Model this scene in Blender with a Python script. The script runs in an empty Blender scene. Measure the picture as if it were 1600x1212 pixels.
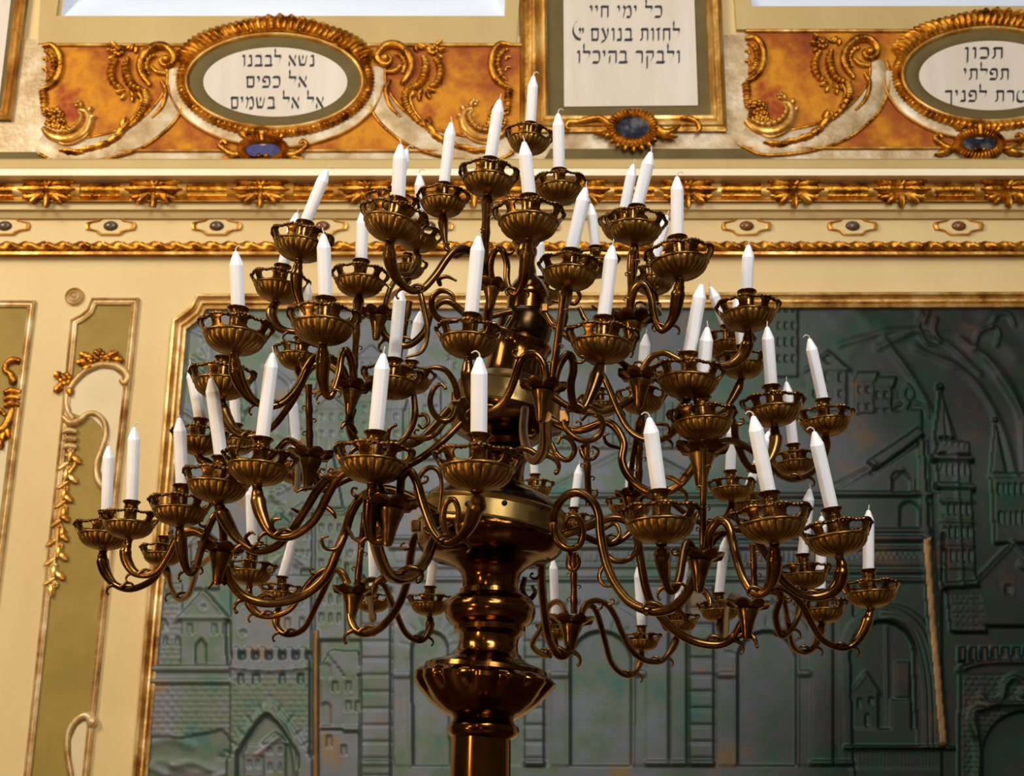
import bpy, math, random
import numpy as np
from mathutils import Vector, Matrix

random.seed(7)
rng = np.random.default_rng(7)
scene = bpy.context.scene
COL = scene.collection
PI = math.pi

# ------------------------------------------------------------------ camera
F_PX, PITCH = 2200.0, math.radians(18.0)
CAM = np.array([0.0, 0.0, 1.6])
cam_data = bpy.data.cameras.new('camera')
cam_data.sensor_width = 36.0
cam_data.lens = 36.0 * F_PX / 1600.0
cam_data.dof.use_dof = True
cam_data.dof.focus_distance = 2.65
cam_data.dof.aperture_fstop = 11.0
cam = bpy.data.objects.new('camera', cam_data)
cam.location = CAM.tolist()
cam.rotation_euler = (math.radians(90) + PITCH, 0, 0)
COL.objects.link(cam)
scene.camera = cam

# ------------------------------------------------------------------ world, lights, exposure
scene.view_settings.view_transform = 'Standard'
scene.view_settings.look = 'None'
scene.view_settings.exposure = 0.42
scene.view_settings.gamma = 1.0
scene.view_settings.use_curve_mapping = False

world = bpy.data.worlds.new('hall_air')
scene.world = world
world.use_nodes = True
bg = world.node_tree.nodes['Background']
bg.inputs['Color'].default_value = (0.92, 0.80, 0.66, 1)
bg.inputs['Strength'].default_value = 0.065


def area_light(name, loc, target, size, size_y, power, color):
    d = bpy.data.lights.new(name, 'AREA')
    d.shape = 'RECTANGLE'
    d.size, d.size_y, d.energy, d.color = size, size_y, power, color
    o = bpy.data.objects.new(name, d)
    o.location = loc
    o.rotation_euler = (Vector(target) - Vector(loc)).to_track_quat('-Z', 'Y').to_euler()
    COL.objects.link(o)
    return o


def lamp_light(name, loc, power, color, radius):
    d = bpy.data.lights.new(name, 'POINT')
    d.energy, d.color, d.shadow_soft_size = power, color, radius
    o = bpy.data.objects.new(name, d)
    o.location = loc
    COL.objects.link(o)
    return o


# tall windows of the side wall (warm afternoon light) and of the gallery behind (cooler)
area_light('side_window_light', (-5.4, 0.6, 6.4), (0.0, 5.4, 5.4), 2.0, 2.6, 270, (1.0, 0.90, 0.76))
area_light('gallery_window_light', (2.2, -4.0, 6.8), (0.3, 5.0, 5.4), 2.4, 3.4, 290, (0.93, 0.95, 1.0))
area_light('overhead_fill_light', (-0.4, 1.6, 8.0), (0.0, 2.8, 2.4), 3.0, 1.6, 55, (0.88, 0.93, 1.0))  # unseen overhead fill added to brighten the tops of arms and rims
# hall lamps; the low ones are unseen fill added to gild cup undersides
for i, (x, y, z, p) in enumerate([(-2.1, 0.6, 2.2, 40), (-1.3, -0.8, 2.9, 14), (-2.5, 0.9, 1.0, 44), (-0.6, -1.6, 1.2, 10)]):
    lamp_light('hall_lamp_fill_light', (x, y, z), p, (1.0, 0.66, 0.30), 0.06)
for i in range(5):
    lamp_light('candle_fill_light', (0.2 + 0.34 * i, -1.6, 3.9), 50, (0.95, 0.97, 1.0), 0.05)  # unseen cool fills added to whiten the candle fronts

# ------------------------------------------------------------------ projection helpers (photo pixel -> place)
CT, ST = math.cos(PITCH), math.sin(PITCH)


def ray(px, py):
    a, b = (px - 800.0) / F_PX, (606.0 - py) / F_PX
    return np.array([a, CT - b * ST, ST + b * CT])


def P3(px, py, depth):
    return CAM + depth * ray(px, py)


def on_y(px, py, Y):
    d = ray(px, py)
    return CAM + d * (Y / d[1])


YW = 6.0
AX_Y = 2.955


def W(px, py, off=0.0):
    """point of the wall plane seen at that pixel, raised off metres towards the room"""
    p = on_y(px, py, YW)
    return np.array([p[0], YW - off, p[2]])


def wscale(px, py):
    d = ray(px, py)
    return (YW / d[1]) / F_PX


# ------------------------------------------------------------------ materials
def srgb(r, g, b):
    f = lambda c: (c / 255 / 12.92) if c / 255 <= 0.04045 else ((c / 255 + 0.055) / 1.055) ** 2.4
    return (f(r), f(g), f(b), 1)


def material(name, cols, rough=0.5, metallic=0.0, scale=6.0, detail=6.0, bump=0.0, bump_scale=60.0, stretch=(1, 1, 1), spec=0.5,
             stops=None, sss=0.0, rough_var=0.0):
    m = bpy.data.materials.new(name)
    m.use_nodes = True
    nt = m.node_tree
    b = nt.nodes['Principled BSDF']
    tc = nt.nodes.new('ShaderNodeTexCoord')
    mp = nt.nodes.new('ShaderNodeMapping')
    mp.inputs['Scale'].default_value = stretch
    nt.links.new(tc.outputs['Object'], mp.inputs['Vector'])
    nz = nt.nodes.new('ShaderNodeTexNoise')
    nz.inputs['Scale'].default_value = scale
    nz.inputs['Detail'].default_value = detail
    nz.inputs['Roughness'].default_value = 0.62
    nt.links.new(mp.outputs['Vector'], nz.inputs['Vector'])
    cr = nt.nodes.new('ShaderNodeValToRGB')
    n = len(cols)
    st = stops or [0.32 + 0.36 * i / max(1, n - 1) for i in range(n)]
    while len(cr.color_ramp.elements) < n:
        cr.color_ramp.elements.new(0.5)
    for e, s, c in zip(cr.color_ramp.elements, st, cols):
        e.position = s
        e.color = c
    nt.links.new(nz.outputs['Fac'], cr.inputs['Fac'])
    nt.links.new(cr.outputs['Color'], b.inputs['Base Color'])
    b.inputs['Metallic'].default_value = metallic
    b.inputs['Roughness'].default_value = rough
    b.inputs['Specular IOR Level'].default_value = spec
    if rough_var:
        mr = nt.nodes.new('ShaderNodeMapRange')
        mr.inputs['From Min'].default_value = 0.3
        mr.inputs['From Max'].default_value = 0.7
        mr.inputs['To Min'].default_value = max(0.05, rough - rough_var)
        mr.inputs['To Max'].default_value = rough + rough_var
        nt.links.new(nz.outputs['Fac'], mr.inputs['Value'])
        nt.links.new(mr.outputs['Result'], b.inputs['Roughness'])
    if sss:
        b.inputs['Subsurface Weight'].default_value = sss
        b.inputs['Subsurface Radius'].default_value = (0.02, 0.012, 0.008)
        b.inputs['Subsurface Scale'].default_value = 0.3
    if bump:
        n2 = nt.nodes.new('ShaderNodeTexNoise')
        n2.inputs['Scale'].default_value = bump_scale
        n2.inputs['Detail'].default_value = 4
        nt.links.new(tc.outputs['Object'], n2.inputs['Vector'])
        bp = nt.nodes.new('ShaderNodeBump')
        bp.inputs['Strength'].default_value = bump
        bp.inputs['Distance'].default_value = 0.01
        nt.links.new(n2.outputs['Fac'], bp.inputs['Height'])
        nt.links.new(bp.outputs['Normal'], b.inputs['Normal'])
    return m


M = {}
M['cream'] = material('cream_wall_paint', [srgb(208, 176, 112), srgb(220, 192, 132)], 0.55, scale=1.2, stretch=(1, 1, 0.4), bump=0.08, bump_scale=40)
M['pale_field'] = material('pale_cartouche_paint', [srgb(206, 180, 130), srgb(218, 196, 150)], 0.5, scale=3)
M['relief_frame'] = material('worn_gilt_frame', [srgb(140, 88, 30), srgb(200, 152, 76), srgb(230, 200, 140)], 0.4, metallic=0.55, scale=9, detail=6, bump=0.2, bump_scale=40)
M['cream_light'] = material('pale_cream_paint', [srgb(240, 222, 180), srgb(250, 236, 200)], 0.45, scale=2)
M['olive'] = material('olive_panel_paint', [srgb(140, 114, 48), srgb(162, 134, 64)], 0.65, spec=0.2, scale=3, bump=0.1, bump_scale=90)
M['khaki'] = material('khaki_band_paint', [srgb(182, 152, 92), srgb(196, 168, 108)], 0.6, scale=2, stretch=(1, 1, 0.3))
M['mat_olive'] = material('grey_olive_mount_paint', [srgb(92, 76, 38), srgb(110, 92, 50)], 0.6, scale=4, spec=0.2)
M['silver'] = material('worn_silvered_plaster', [srgb(150, 114, 62), srgb(190, 164, 120), srgb(216, 200, 172)], 0.45, metallic=0.25, scale=7, detail=9, stops=[0.3, 0.5, 0.66], bump=0.25, bump_scale=45)
M['gold'] = material('gilded_wood', [srgb(92, 46, 6), srgb(184, 116, 24), srgb(232, 176, 66)], 0.33, metallic=0.85, scale=16, detail=5, bump=0.35, bump_scale=70, rough_var=0.12)
M['gold_frame'] = material('gilded_moulding', [srgb(124, 70, 16), srgb(196, 138, 52), srgb(232, 196, 120)], 0.36, metallic=0.65, scale=9, detail=6, stretch=(1, 1, 0.5), bump=0.2, bump_scale=40)
M['silver_frame'] = material('worn_gilt_and_silver_moulding', [srgb(132, 82, 28), srgb(198, 160, 98), srgb(228, 206, 160)], 0.42, metallic=0.45, scale=9, detail=7, bump=0.2, bump_scale=40)
M['marble'] = material('orange_marbled_paint', [srgb(112, 36, 6), srgb(158, 80, 12), srgb(206, 134, 14), srgb(150, 56, 8)], 0.55, spec=0.2, scale=2.6, detail=8, stops=[0.3, 0.45, 0.57, 0.68])
M['tablet'] = material('white_tablet_plaster', [srgb(206, 190, 168), srgb(220, 207, 188)], 0.6, scale=2.5, detail=5, stretch=(2.5, 1, 0.4))
M['ink'] = material('black_letter_paint', [srgb(26, 22, 22), srgb(40, 34, 32)], 0.5)
M['blue_hole'] = material('blue_painted_recess', [srgb(36, 36, 52), srgb(72, 74, 118), srgb(54, 56, 88)], 0.6, spec=0.15, scale=9)
M['dark_hole'] = material('dark_painted_recess', [srgb(14, 14, 18), srgb(40, 42, 54), srgb(96, 94, 92)], 0.6, spec=0.15, stops=[0.4, 0.52, 0.64], scale=14)
M['brown_stone'] = material('brown_polished_stone', [srgb(78, 44, 18), srgb(128, 74, 30)], 0.25, scale=12)
M['dark_stone'] = material('dark_polished_stone', [srgb(50, 44, 44), srgb(98, 74, 50)], 0.25, scale=12)
M['sill'] = material('cool_daylit_white_paint', [srgb(206, 220, 238), srgb(238, 244, 252)], 0.5, scale=0.8, stretch=(0.4, 1, 1))  # white-blue sill paint with the cool daylight mixed into its tint
M['bronze'] = material('old_polished_bronze', [(0.060, 0.022, 0.006, 1), (0.17, 0.078, 0.020, 1), (0.30, 0.155, 0.040, 1)], 0.25, metallic=1.0, scale=9, detail=4, stops=[0.3, 0.52, 0.72], rough_var=0.08)
M['cup_bronze'] = material('golden_bronze', [(0.20, 0.098, 0.020, 1), (0.27, 0.142, 0.032, 1), (0.34, 0.19, 0.046, 1)], 0.36, metallic=1.0, scale=7, detail=3, stops=[0.3, 0.5, 0.7], rough_var=0.08)
M['dark_bronze'] = material('dark_browned_bronze', [(0.02, 0.011, 0.005, 1), (0.06, 0.032, 0.012, 1)], 0.24, metallic=1.0, scale=12, rough_var=0.06)
M['column'] = material('polished_column_bronze', [(0.085, 0.028, 0.006, 1), (0.20, 0.085, 0.020, 1)], 0.15, metallic=1.0, scale=6, detail=3)
M['brass'] = material('worn_brass_band', [(0.20, 0.12, 0.035, 1), (0.36, 0.235, 0.075, 1)], 0.34, metallic=1.0, scale=12, rough_var=0.1)
M['wax'] = material('white_candle_wax', [srgb(250, 249, 247), srgb(253, 253, 252)], 0.42, scale=9, sss=0.25)
M['wick'] = material('cotton_wick', [srgb(226, 214, 196), srgb(200, 180, 150)], 0.8)
M['floor'] = material('brown_stone_floor', [srgb(58, 36, 18), srgb(86, 56, 30)], 0.35, scale=3)
M['glass'] = material('pale_window_glass', [srgb(200, 216, 236), srgb(226, 236, 248)], 0.15, scale=1)
M['ochre'] = material('rubbed_ochre_bronze', [srgb(96, 66, 26), srgb(132, 94, 42)], 0.45, metallic=0.3, scale=10)


def relief_material():
    m = bpy.data.materials.new('patinated_bronze_relief')
    m.use_nodes = True
    nt = m.node_tree
    b = nt.nodes['Principled BSDF']
    tc = nt.nodes.new('ShaderNodeTexCoord')
    big = nt.nodes.new('ShaderNodeTexNoise')
    big.inputs['Scale'].default_value = 1.1
    big.inputs['Detail'].default_value = 3
    fine = nt.nodes.new('ShaderNodeTexNoise')
    fine.inputs['Scale'].default_value = 3.6
    fine.inputs['Detail'].default_value = 12
    fine.inputs['Roughness'].default_value = 0.72
    for n in (big, fine):
        nt.links.new(tc.outputs['Object'], n.inputs['Vector'])
    # patina tints; their darkening along X is the light's falloff put into the colour
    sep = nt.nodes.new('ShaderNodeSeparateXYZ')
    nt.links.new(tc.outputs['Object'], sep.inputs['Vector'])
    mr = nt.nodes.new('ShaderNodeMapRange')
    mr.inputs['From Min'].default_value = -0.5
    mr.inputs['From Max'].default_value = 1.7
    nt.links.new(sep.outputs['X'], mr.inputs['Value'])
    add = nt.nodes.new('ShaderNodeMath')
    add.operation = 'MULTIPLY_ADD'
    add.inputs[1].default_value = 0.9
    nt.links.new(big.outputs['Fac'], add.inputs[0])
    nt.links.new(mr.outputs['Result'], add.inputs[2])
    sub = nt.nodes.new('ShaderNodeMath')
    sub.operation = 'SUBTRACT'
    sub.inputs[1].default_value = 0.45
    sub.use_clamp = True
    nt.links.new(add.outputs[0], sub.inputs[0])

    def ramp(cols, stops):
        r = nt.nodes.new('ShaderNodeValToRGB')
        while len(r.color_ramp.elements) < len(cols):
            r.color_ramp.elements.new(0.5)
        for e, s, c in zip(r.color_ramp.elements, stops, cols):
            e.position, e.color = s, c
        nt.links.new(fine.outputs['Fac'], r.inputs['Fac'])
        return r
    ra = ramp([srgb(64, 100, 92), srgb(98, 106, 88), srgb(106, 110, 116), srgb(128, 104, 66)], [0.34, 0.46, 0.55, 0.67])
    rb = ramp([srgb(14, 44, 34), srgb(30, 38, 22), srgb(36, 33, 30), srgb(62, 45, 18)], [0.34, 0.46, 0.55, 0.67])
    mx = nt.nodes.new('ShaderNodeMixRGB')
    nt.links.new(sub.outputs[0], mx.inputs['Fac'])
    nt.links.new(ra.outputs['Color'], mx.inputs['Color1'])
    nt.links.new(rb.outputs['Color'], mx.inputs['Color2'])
    geo = nt.nodes.new('ShaderNodeNewGeometry')
    pm = nt.nodes.new('ShaderNodeMapRange')
    pm.inputs['From Min'].default_value = 0.5
    pm.inputs['From Max'].default_value = 0.40
    pm.inputs['To Max'].default_value = 0.75
    nt.links.new(geo.outputs['Pointiness'], pm.inputs['Value'])
    vg = nt.nodes.new('ShaderNodeMixRGB')
    vg.inputs['Color2'].default_value = srgb(40, 84, 76)
    nt.links.new(pm.outputs['Result'], vg.inputs['Fac'])
    nt.links.new(mx.outputs['Color'], vg.inputs['Color1'])
    nt.links.new(vg.outputs['Color'], b.inputs['Base Color'])
    b.inputs['Metallic'].default_value = 0.5
    b.inputs['Roughness'].default_value = 0.5
    b.inputs['Specular IOR Level'].default_value = 0.25
    bp = nt.nodes.new('ShaderNodeBump')
    bp.inputs['Strength'].default_value = 0.06
    bp.inputs['Distance'].default_value = 0.005
    n2 = nt.nodes.new('ShaderNodeTexNoise')
    n2.inputs['Scale'].default_value = 28
    n2.inputs['Detail'].default_value = 5
    nt.links.new(tc.outputs['Object'], n2.inputs['Vector'])
    nt.links.new(n2.outputs['Fac'], bp.inputs['Height'])
    nt.links.new(bp.outputs['Normal'], b.inputs['Normal'])
    return m


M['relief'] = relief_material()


# ------------------------------------------------------------------ object helpers
ORIGIN = {}


def link(o):
    COL.objects.link(o)
    return o


def thing(name, label, cat, loc=(0, 0, 0), group=None):
    o = link(bpy.data.objects.new(name, None))
    o.location = loc
    o.empty_display_size = 0.05
    ORIGIN[o.name] = np.array(loc, float)
    o['label'] = label
    o['category'] = cat
    if group:
        o['group'] = group
    return o


def tag(o, label, cat, group=None):
    o['label'] = label
    o['category'] = cat
    if group:
        o['group'] = group
    return o


def struct(o):
    o['kind'] = 'structure'
    return o


class MB:
    def __init__(self):
        self.v, self.f, self.n = [], [], 0

    def add(self, verts, faces):
        verts = np.asarray(verts, float)
        self.v.append(verts)
        k = self.n
        self.f.extend([tuple(i + k for i in f) for f in faces])
        self.n += len(verts)
        return self

    def grid(self, g, close_u=False, close_v=False, flip=False):
        """g: nu x nv x 3"""
        nu, nv = g.shape[:2]
        fs = []
        for i in range(nu if close_u else nu - 1):
            for j in range(nv if close_v else nv - 1):
                a, b = i * nv + j, ((i + 1) % nu) * nv + j
                c, d = ((i + 1) % nu) * nv + (j + 1) % nv, i * nv + (j + 1) % nv
                fs.append((a, d, c, b) if flip else (a, b, c, d))
        return self.add(g.reshape(-1, 3), fs)

    def tube(self, pts, radii, seg=10, caps=True, flat=1.0, flat_dir=None):
        """round tube through pts; flat < 1 squeezes it along flat_dir"""
        pts = np.asarray(pts, float)
        n = len(pts)
        radii = np.broadcast_to(np.asarray(radii, float), (n,)) if np.ndim(radii) == 0 or len(np.atleast_1d(radii)) == n else np.interp(np.linspace(0, 1, n), np.linspace(0, 1, len(radii)), radii)
        t = np.gradient(pts, axis=0)
        t /= np.linalg.norm(t, axis=1)[:, None] + 1e-12
        ref = np.array([0, 1.0, 0]) if flat_dir is None else np.asarray(flat_dir, float)
        u = np.cross(t, ref)
        for i in range(n):
            if np.linalg.norm(u[i]) < 0.05:
                u[i] = np.cross(t[i], [1.0, 0.2, 0.1]) if i == 0 else u[i - 1]
        u /= np.linalg.norm(u, axis=1)[:, None]
        w = np.cross(u, t)
        a = np.linspace(0, 2 * PI, seg, endpoint=False)
        g = pts[:, None, :] + radii[:, None, None] * (np.cos(a)[None, :, None] * u[:, None, :] + flat * np.sin(a)[None, :, None] * w[:, None, :])
        base = self.n
        self.grid(g, close_v=True)
        if caps:
            self.f.append(tuple(base + j for j in range(seg))[::-1])
            self.f.append(tuple(base + (n - 1) * seg + j for j in range(seg)))
        return self

    def lathe(self, prof, seg=24, mat=None, fn=None):
        """prof: list of (r, z); fn(r, z, angle) -> (r, z) modulates"""
        a = np.linspace(0, 2 * PI, seg, endpoint=False)
        g = np.zeros((len(prof), seg, 3))
        for i, (r, z) in enumerate(prof):
            for j, t in enumerate(a):
                rr, zz = fn(r, z, t) if fn else (r, z)
                g[i, j] = (rr * math.cos(t), rr * math.sin(t), zz)
        if mat is not None:
            g = g @ np.asarray(mat)[:3, :3].T + np.asarray(mat)[:3, 3]
        base = self.n
        self.grid(g, close_v=True, flip=True)
        n = len(prof)
        if prof[0][0] > 1e-6:
            self.f.append(tuple(base + j for j in range(seg))[::-1])
        if prof[-1][0] > 1e-6:
            self.f.append(tuple(base + (n - 1) * seg + j for j in range(seg)))
        return self

    def box(self, lo, hi):
        x0, y0, z0 = lo
        x1, y1, z1 = hi
        v = [(x0, y0, z0), (x1, y0, z0), (x1, y1, z0), (x0, y1, z0), (x0, y0, z1), (x1, y0, z1), (x1, y1, z1), (x0, y1, z1)]
        return self.add(v, [(0, 3, 2, 1), (4, 5, 6, 7), (0, 1, 5, 4), (1, 2, 6, 5), (2, 3, 7, 6), (3, 0, 4, 7)])

    def ball(self, c, r, seg=10, sq=(1, 1, 1)):
        a = np.linspace(0, PI, seg // 2 + 2)
        b = np.linspace(0, 2 * PI, seg, endpoint=False)
        g = np.stack([np.outer(np.sin(a), np.cos(b)) * sq[0], np.outer(np.sin(a), np.sin(b)) * sq[1], np.outer(np.cos(a), np.ones(seg)) * sq[2]], -1) * r + np.asarray(c)
        return self.grid(g, close_v=True, flip=True)

    def slab(self, pts, off0, off1):
        """outline in photo pixels on the wall, from off0 to off1 out of it"""
        n = len(pts)
        v = [W(x, y, off1) for x, y in pts] + [W(x, y, 0) + np.array([0, -off0, 0]) for x, y in pts]
        f = [tuple(range(n)), tuple(range(2 * n - 1, n - 1, -1))]
        f += [(i, i + n, (i + 1) % n + n, (i + 1) % n) for i in range(n)]
        return self.add(v, f)

    def build(self, name, mat, parent=None, smooth=True, angle=38):
        me = bpy.data.meshes.new(name)
        v = np.concatenate(self.v) if self.v else np.zeros((0, 3))
        if parent is not None:
            o = parent
            while o.parent:
                o = o.parent
            v = v - ORIGIN.get(o.name, np.zeros(3))
        me.from_pydata(v.tolist(), [], self.f)
        me.materials.append(M[mat] if isinstance(mat, str) else mat)
        if smooth:
            me.polygons.foreach_set('use_smooth', [True] * len(me.polygons))
            me.set_sharp_from_angle(angle=math.radians(angle))
        me.update()
        o = link(bpy.data.objects.new(name, me))
        if parent is not None:
            o.parent = parent
        return o


def spline(pts, n=8):
    """Catmull-Rom through pts (any dimension)"""
    p = np.asarray(pts, float)
    q = np.vstack([2 * p[0] - p[1], p, 2 * p[-1] - p[-2]])
    out = []
    for i in range(1, len(q) - 2):
        a, b, c, d = q[i - 1], q[i], q[i + 1], q[i + 2]
        for t in np.linspace(0, 1, n, endpoint=False):
            out.append(0.5 * ((2 * b) + (c - a) * t + (2 * a - 5 * b + 4 * c - d) * t * t + (-a + 3 * b - 3 * c + d) * t ** 3))
    out.append(p[-1])
    return np.array(out)


# ================================================================== THE ROOM
mb = MB()
mb.box((-6.5, -6, -0.1), (6.5, 6.4, 0.0))
struct(mb.build('floor', 'floor', smooth=False))

ZS = W(800, 29)[2]                       # front edge of the window sills
w1x0, w1x1 = W(96, 28)[0], W(789, 28)[0]
w2x0, w2x1 = W(1172, 12)[0], W(1172, 12)[0] + (w1x1 - w1x0)
Z2 = W(1172, 12)[2]
ZT = 8.2
mb = MB()
mb.box((-6.5, YW, 0), (6.5, YW + 0.8, ZS))
mb.box((-6.5, YW, ZS), (w1x0, YW + 0.8, ZT))
mb.box((w1x1, YW, ZS), (w2x0, YW + 0.8, ZT))
mb.box((w2x0, YW, ZS), (w2x1, YW + 0.8, Z2))
mb.box((w2x1, YW, ZS), (6.5, YW + 0.8, ZT))
struct(mb.build('wall_back', 'cream', smooth=False))
for i, (x0, x1, z) in enumerate([(w1x0, w1x1, ZS), (w2x0, w2x1, Z2)]):
    mb = MB()
    # splayed sill and cheeks
    mb.add([(x0, YW - 0.002, z), (x1, YW - 0.002, z), (x1 - 0.3, YW + 0.6, z + 1.15), (x0 + 0.3, YW + 0.6, z + 1.15)], [(0, 1, 2, 3)])
    mb.add([(x0 + 0.001, YW - 0.002, z), (x0 + 0.3, YW + 0.6, z + 1.15), (x0 + 0.3, YW + 0.6, ZT), (x0 + 0.001, YW - 0.002, ZT)], [(0, 1, 2, 3)])
    mb.add([(x1 - 0.001, YW - 0.002, z), (x1 - 0.001, YW - 0.002, ZT), (x1 - 0.3, YW + 0.6, ZT), (x1 - 0.3, YW + 0.6, z + 1.15)], [(0, 1, 2, 3)])
    wnd = struct(mb.build(f'window_{i + 1}', 'sill', smooth=False))
    g = MB()
    g.box((x0 + 0.3, YW + 0.60, z + 1.15), (x1 - 0.3, YW + 0.62, ZT))
    g.build('pane', 'glass', wnd, smooth=False)
    g = MB()
    for k in range(5):
        xx = x0 + 0.3 + (x1 - x0 - 0.6) * k / 4
        g.box((xx - 0.02, YW + 0.56, z + 1.15), (xx + 0.02, YW + 0.60, ZT))
    g.build('glazing_bars', 'cream_light', wnd, smooth=False)


# ------------------------------------------------------------------ running mouldings of the cornice
def run(name, prof, mat, x0=-5.5, x1=5.5, top=None):
    """profile (photo y, projection) extruded along the wall"""
    mb = MB()
    pts = []
    for y, off in prof:
        d = ray(800, y)
        t = (YW - off) / d[1]
        p = CAM + d * t
        pts.append((off, p[2]))
    g = np.array([[(x, YW - o, z) for o, z in pts] for x in (x0, x1)])
    mb.grid(g)
    # back face so that it is a solid bar
    mb.grid(np.array([[(x, YW, pts[0][1]), (x, YW - pts[0][0], pts[0][1])] for x in (x0, x1)]))
    mb.grid(np.array([[(x, YW - pts[-1][0], pts[-1][1]), (x, YW, pts[-1][1])] for x in (x0, x1)]))
    for s in (0, 1):
        k = mb.n
        x = (x0, x1)[s]
        mb.add([(x, YW - o, z) for o, z in pts] + [(x, YW, pts[-1][1]), (x, YW, pts[0][1])], [tuple(range(len(pts) + 2))])
    return struct(mb.build(name, mat, smooth=True, angle=25))


run('trim_1', [(248, 0.07), (250, 0.13), (262, 0.135), (263, 0.13)], 'khaki')
run('trim_2', [(262.5, 0.12), (264, 0.17), (274, 0.175), (278, 0.15), (283, 0.11)], 'cream_light')
run('trim_3', [(312, 0.10), (312.5, 0.112), (314.5, 0.11), (315, 0.095)], 'gold_frame')
run('trim_4', [(314.6, 0.09), (327, 0.085), (330, 0.065), (334, 0.06), (341, 0.045), (342, 0.03), (379, 0.03), (382, 0.03)], 'cream')
run('trim_5', [(392, 0.03), (393, 0.045), (397, 0.045), (398, 0.02)], 'gold_frame')


def zc(y, off):
    d = ray(800, y)
    return (CAM + d * ((YW - off) / d[1]))[2]


# gilded reeded torus with leaf clasps
torus = thing('gilded_torus_moulding', 'gilded half-round moulding with leaf clasps and ribbon bands running under the pale ledge', 'moulding', (0, YW, zc(298, 0.1)))
za, zb = zc(284, 0.1), zc(313, 0.1)
rt = (za - zb) / 2
zm = (za + zb) / 2
mb = MB()
prof = []
for k in range(29):
    a = -PI / 2 + PI * k / 28
    r = rt * (1 + (0.05 if k % 4 == 0 else -0.02))
    prof.append((math.cos(a) * r * 1.15 + 0.07, zm + math.sin(a) * r))
mb.grid(np.array([[(x, YW - o, z) for o, z in prof] for x in np.linspace(-5.5, 5.5, 3)]), flip=True)
mb.build('reeded_bar', 'gold', torus, angle=60)


def wx(px, py):
    return W(px, py)[0]


def leaf_blob(mb, c, ang, L, wd, th=0.5):
    """a pointed raised leaf lying on the wall plane, tip along ang"""
    d = np.array([math.cos(ang), 0, math.sin(ang)])
    s = np.array([-math.sin(ang), 0, math.cos(ang)])
    n = np.array([0, -1.0, 0])
    nu, nv = 9, 7
    g = np.zeros((nu, nv, 3))
    for i in range(nu):
        u = i / (nu - 1)
        wv = wd * math.sin(PI * min(1, u * 0.92 + 0.08)) ** 0.7 * (1 + 0.16 * math.cos(u * 18))
        for j in range(nv):
            v = j / (nv - 1) * 2 - 1
            h = wd * th * (1 - v * v) * (0.8 - 0.25 * abs(v) + 0.5 * math.sin(u * PI)) - 0.25 * wd * th * (abs(v) < 0.2)
            g[i, j] = np.asarray(c) + d * (u * L) + s * (v * wv) + n * (h + 0.2 * wd * u * u)
    mb.grid(g)
    g2 = g.copy()
    g2[..., 1] = np.asarray(c)[1] + 0.004
    mb.grid(g2, flip=True)
    return mb


for k in range(-3, 14):
    px = 88 + 163.6 * k
    x = wx(px, 298)
    mb = MB()
    for sd in (-1, 1):
        for dx, dz, a, L, wd in ((0.012, 0.026, 0.12, 0.11, 0.020), (0.010, 0.0, -0.05, 0.125, 0.022), (0.012, -0.026, -0.22, 0.10, 0.020), (0.0, 0.02, 0.9, 0.05, 0.016), (0.02, -0.02, -0.75, 0.075, 0.018)):
            zz = zm + dz
            oo = 0.07 + math.sqrt(max(0.0, 1 - (dz / rt) ** 2)) * rt * 1.15
            leaf_blob(mb, (x + sd * dx, YW - oo, zz), a if sd > 0 else PI - a, L, wd, 0.75)
    leaf_blob(mb, (x, YW - 0.07 - rt * 0.9, zm - 0.01), -PI / 2, 0.085, 0.018, 0.9)
    mb.ball((x, YW - 0.07 - rt * 1.15, zm + 0.004), 0.017)
    mb.build('leaf_clasp', 'gold', torus)
    for s in (-1, 1):
        xb = wx(px + 81 + s * 38, 298)
        mb = MB()
        g = np.array([[(xb + dx, YW - (math.cos(a) * rt * 1.27 + 0.07), zm + math.sin(a) * rt * 1.05) for a in np.linspace(-PI / 2, PI / 2, 15)] for dx in (-0.022, -0.012, 0.012, 0.022)])
        mb.grid(g, flip=True)
        mb.build('ribbon_band', 'gold_frame', torus)

# twisted rope
rope = MB()
zr, rr = zc(386, 0.035), (zc(379, 0.035) - zc(392, 0.035)) / 2
xs = np.linspace(-5.5, 5.5, 2400)
a = np.linspace(0, 2 * PI, 10, endpoint=False)
ph = xs * 2 * PI / 0.085
g = np.zeros((len(xs), 10, 3))
for j, t in enumerate(a):
    r = rr * (1 + 0.38 * np.cos(2 * (t + ph / 2 * 1.0)))
    g[:, j, 0] = xs + 0.012 * math.cos(t)
    g[:, j, 1] = YW - 0.035 - r * math.cos(t)
    g[:, j, 2] = zr + r * math.sin(t)
rope.grid(g, close_v=True)
tag(rope.build('gilded_rope_moulding', 'gold', None, angle=80), 'thin gilded twisted rope moulding running along under the frieze medallions', 'moulding')

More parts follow.
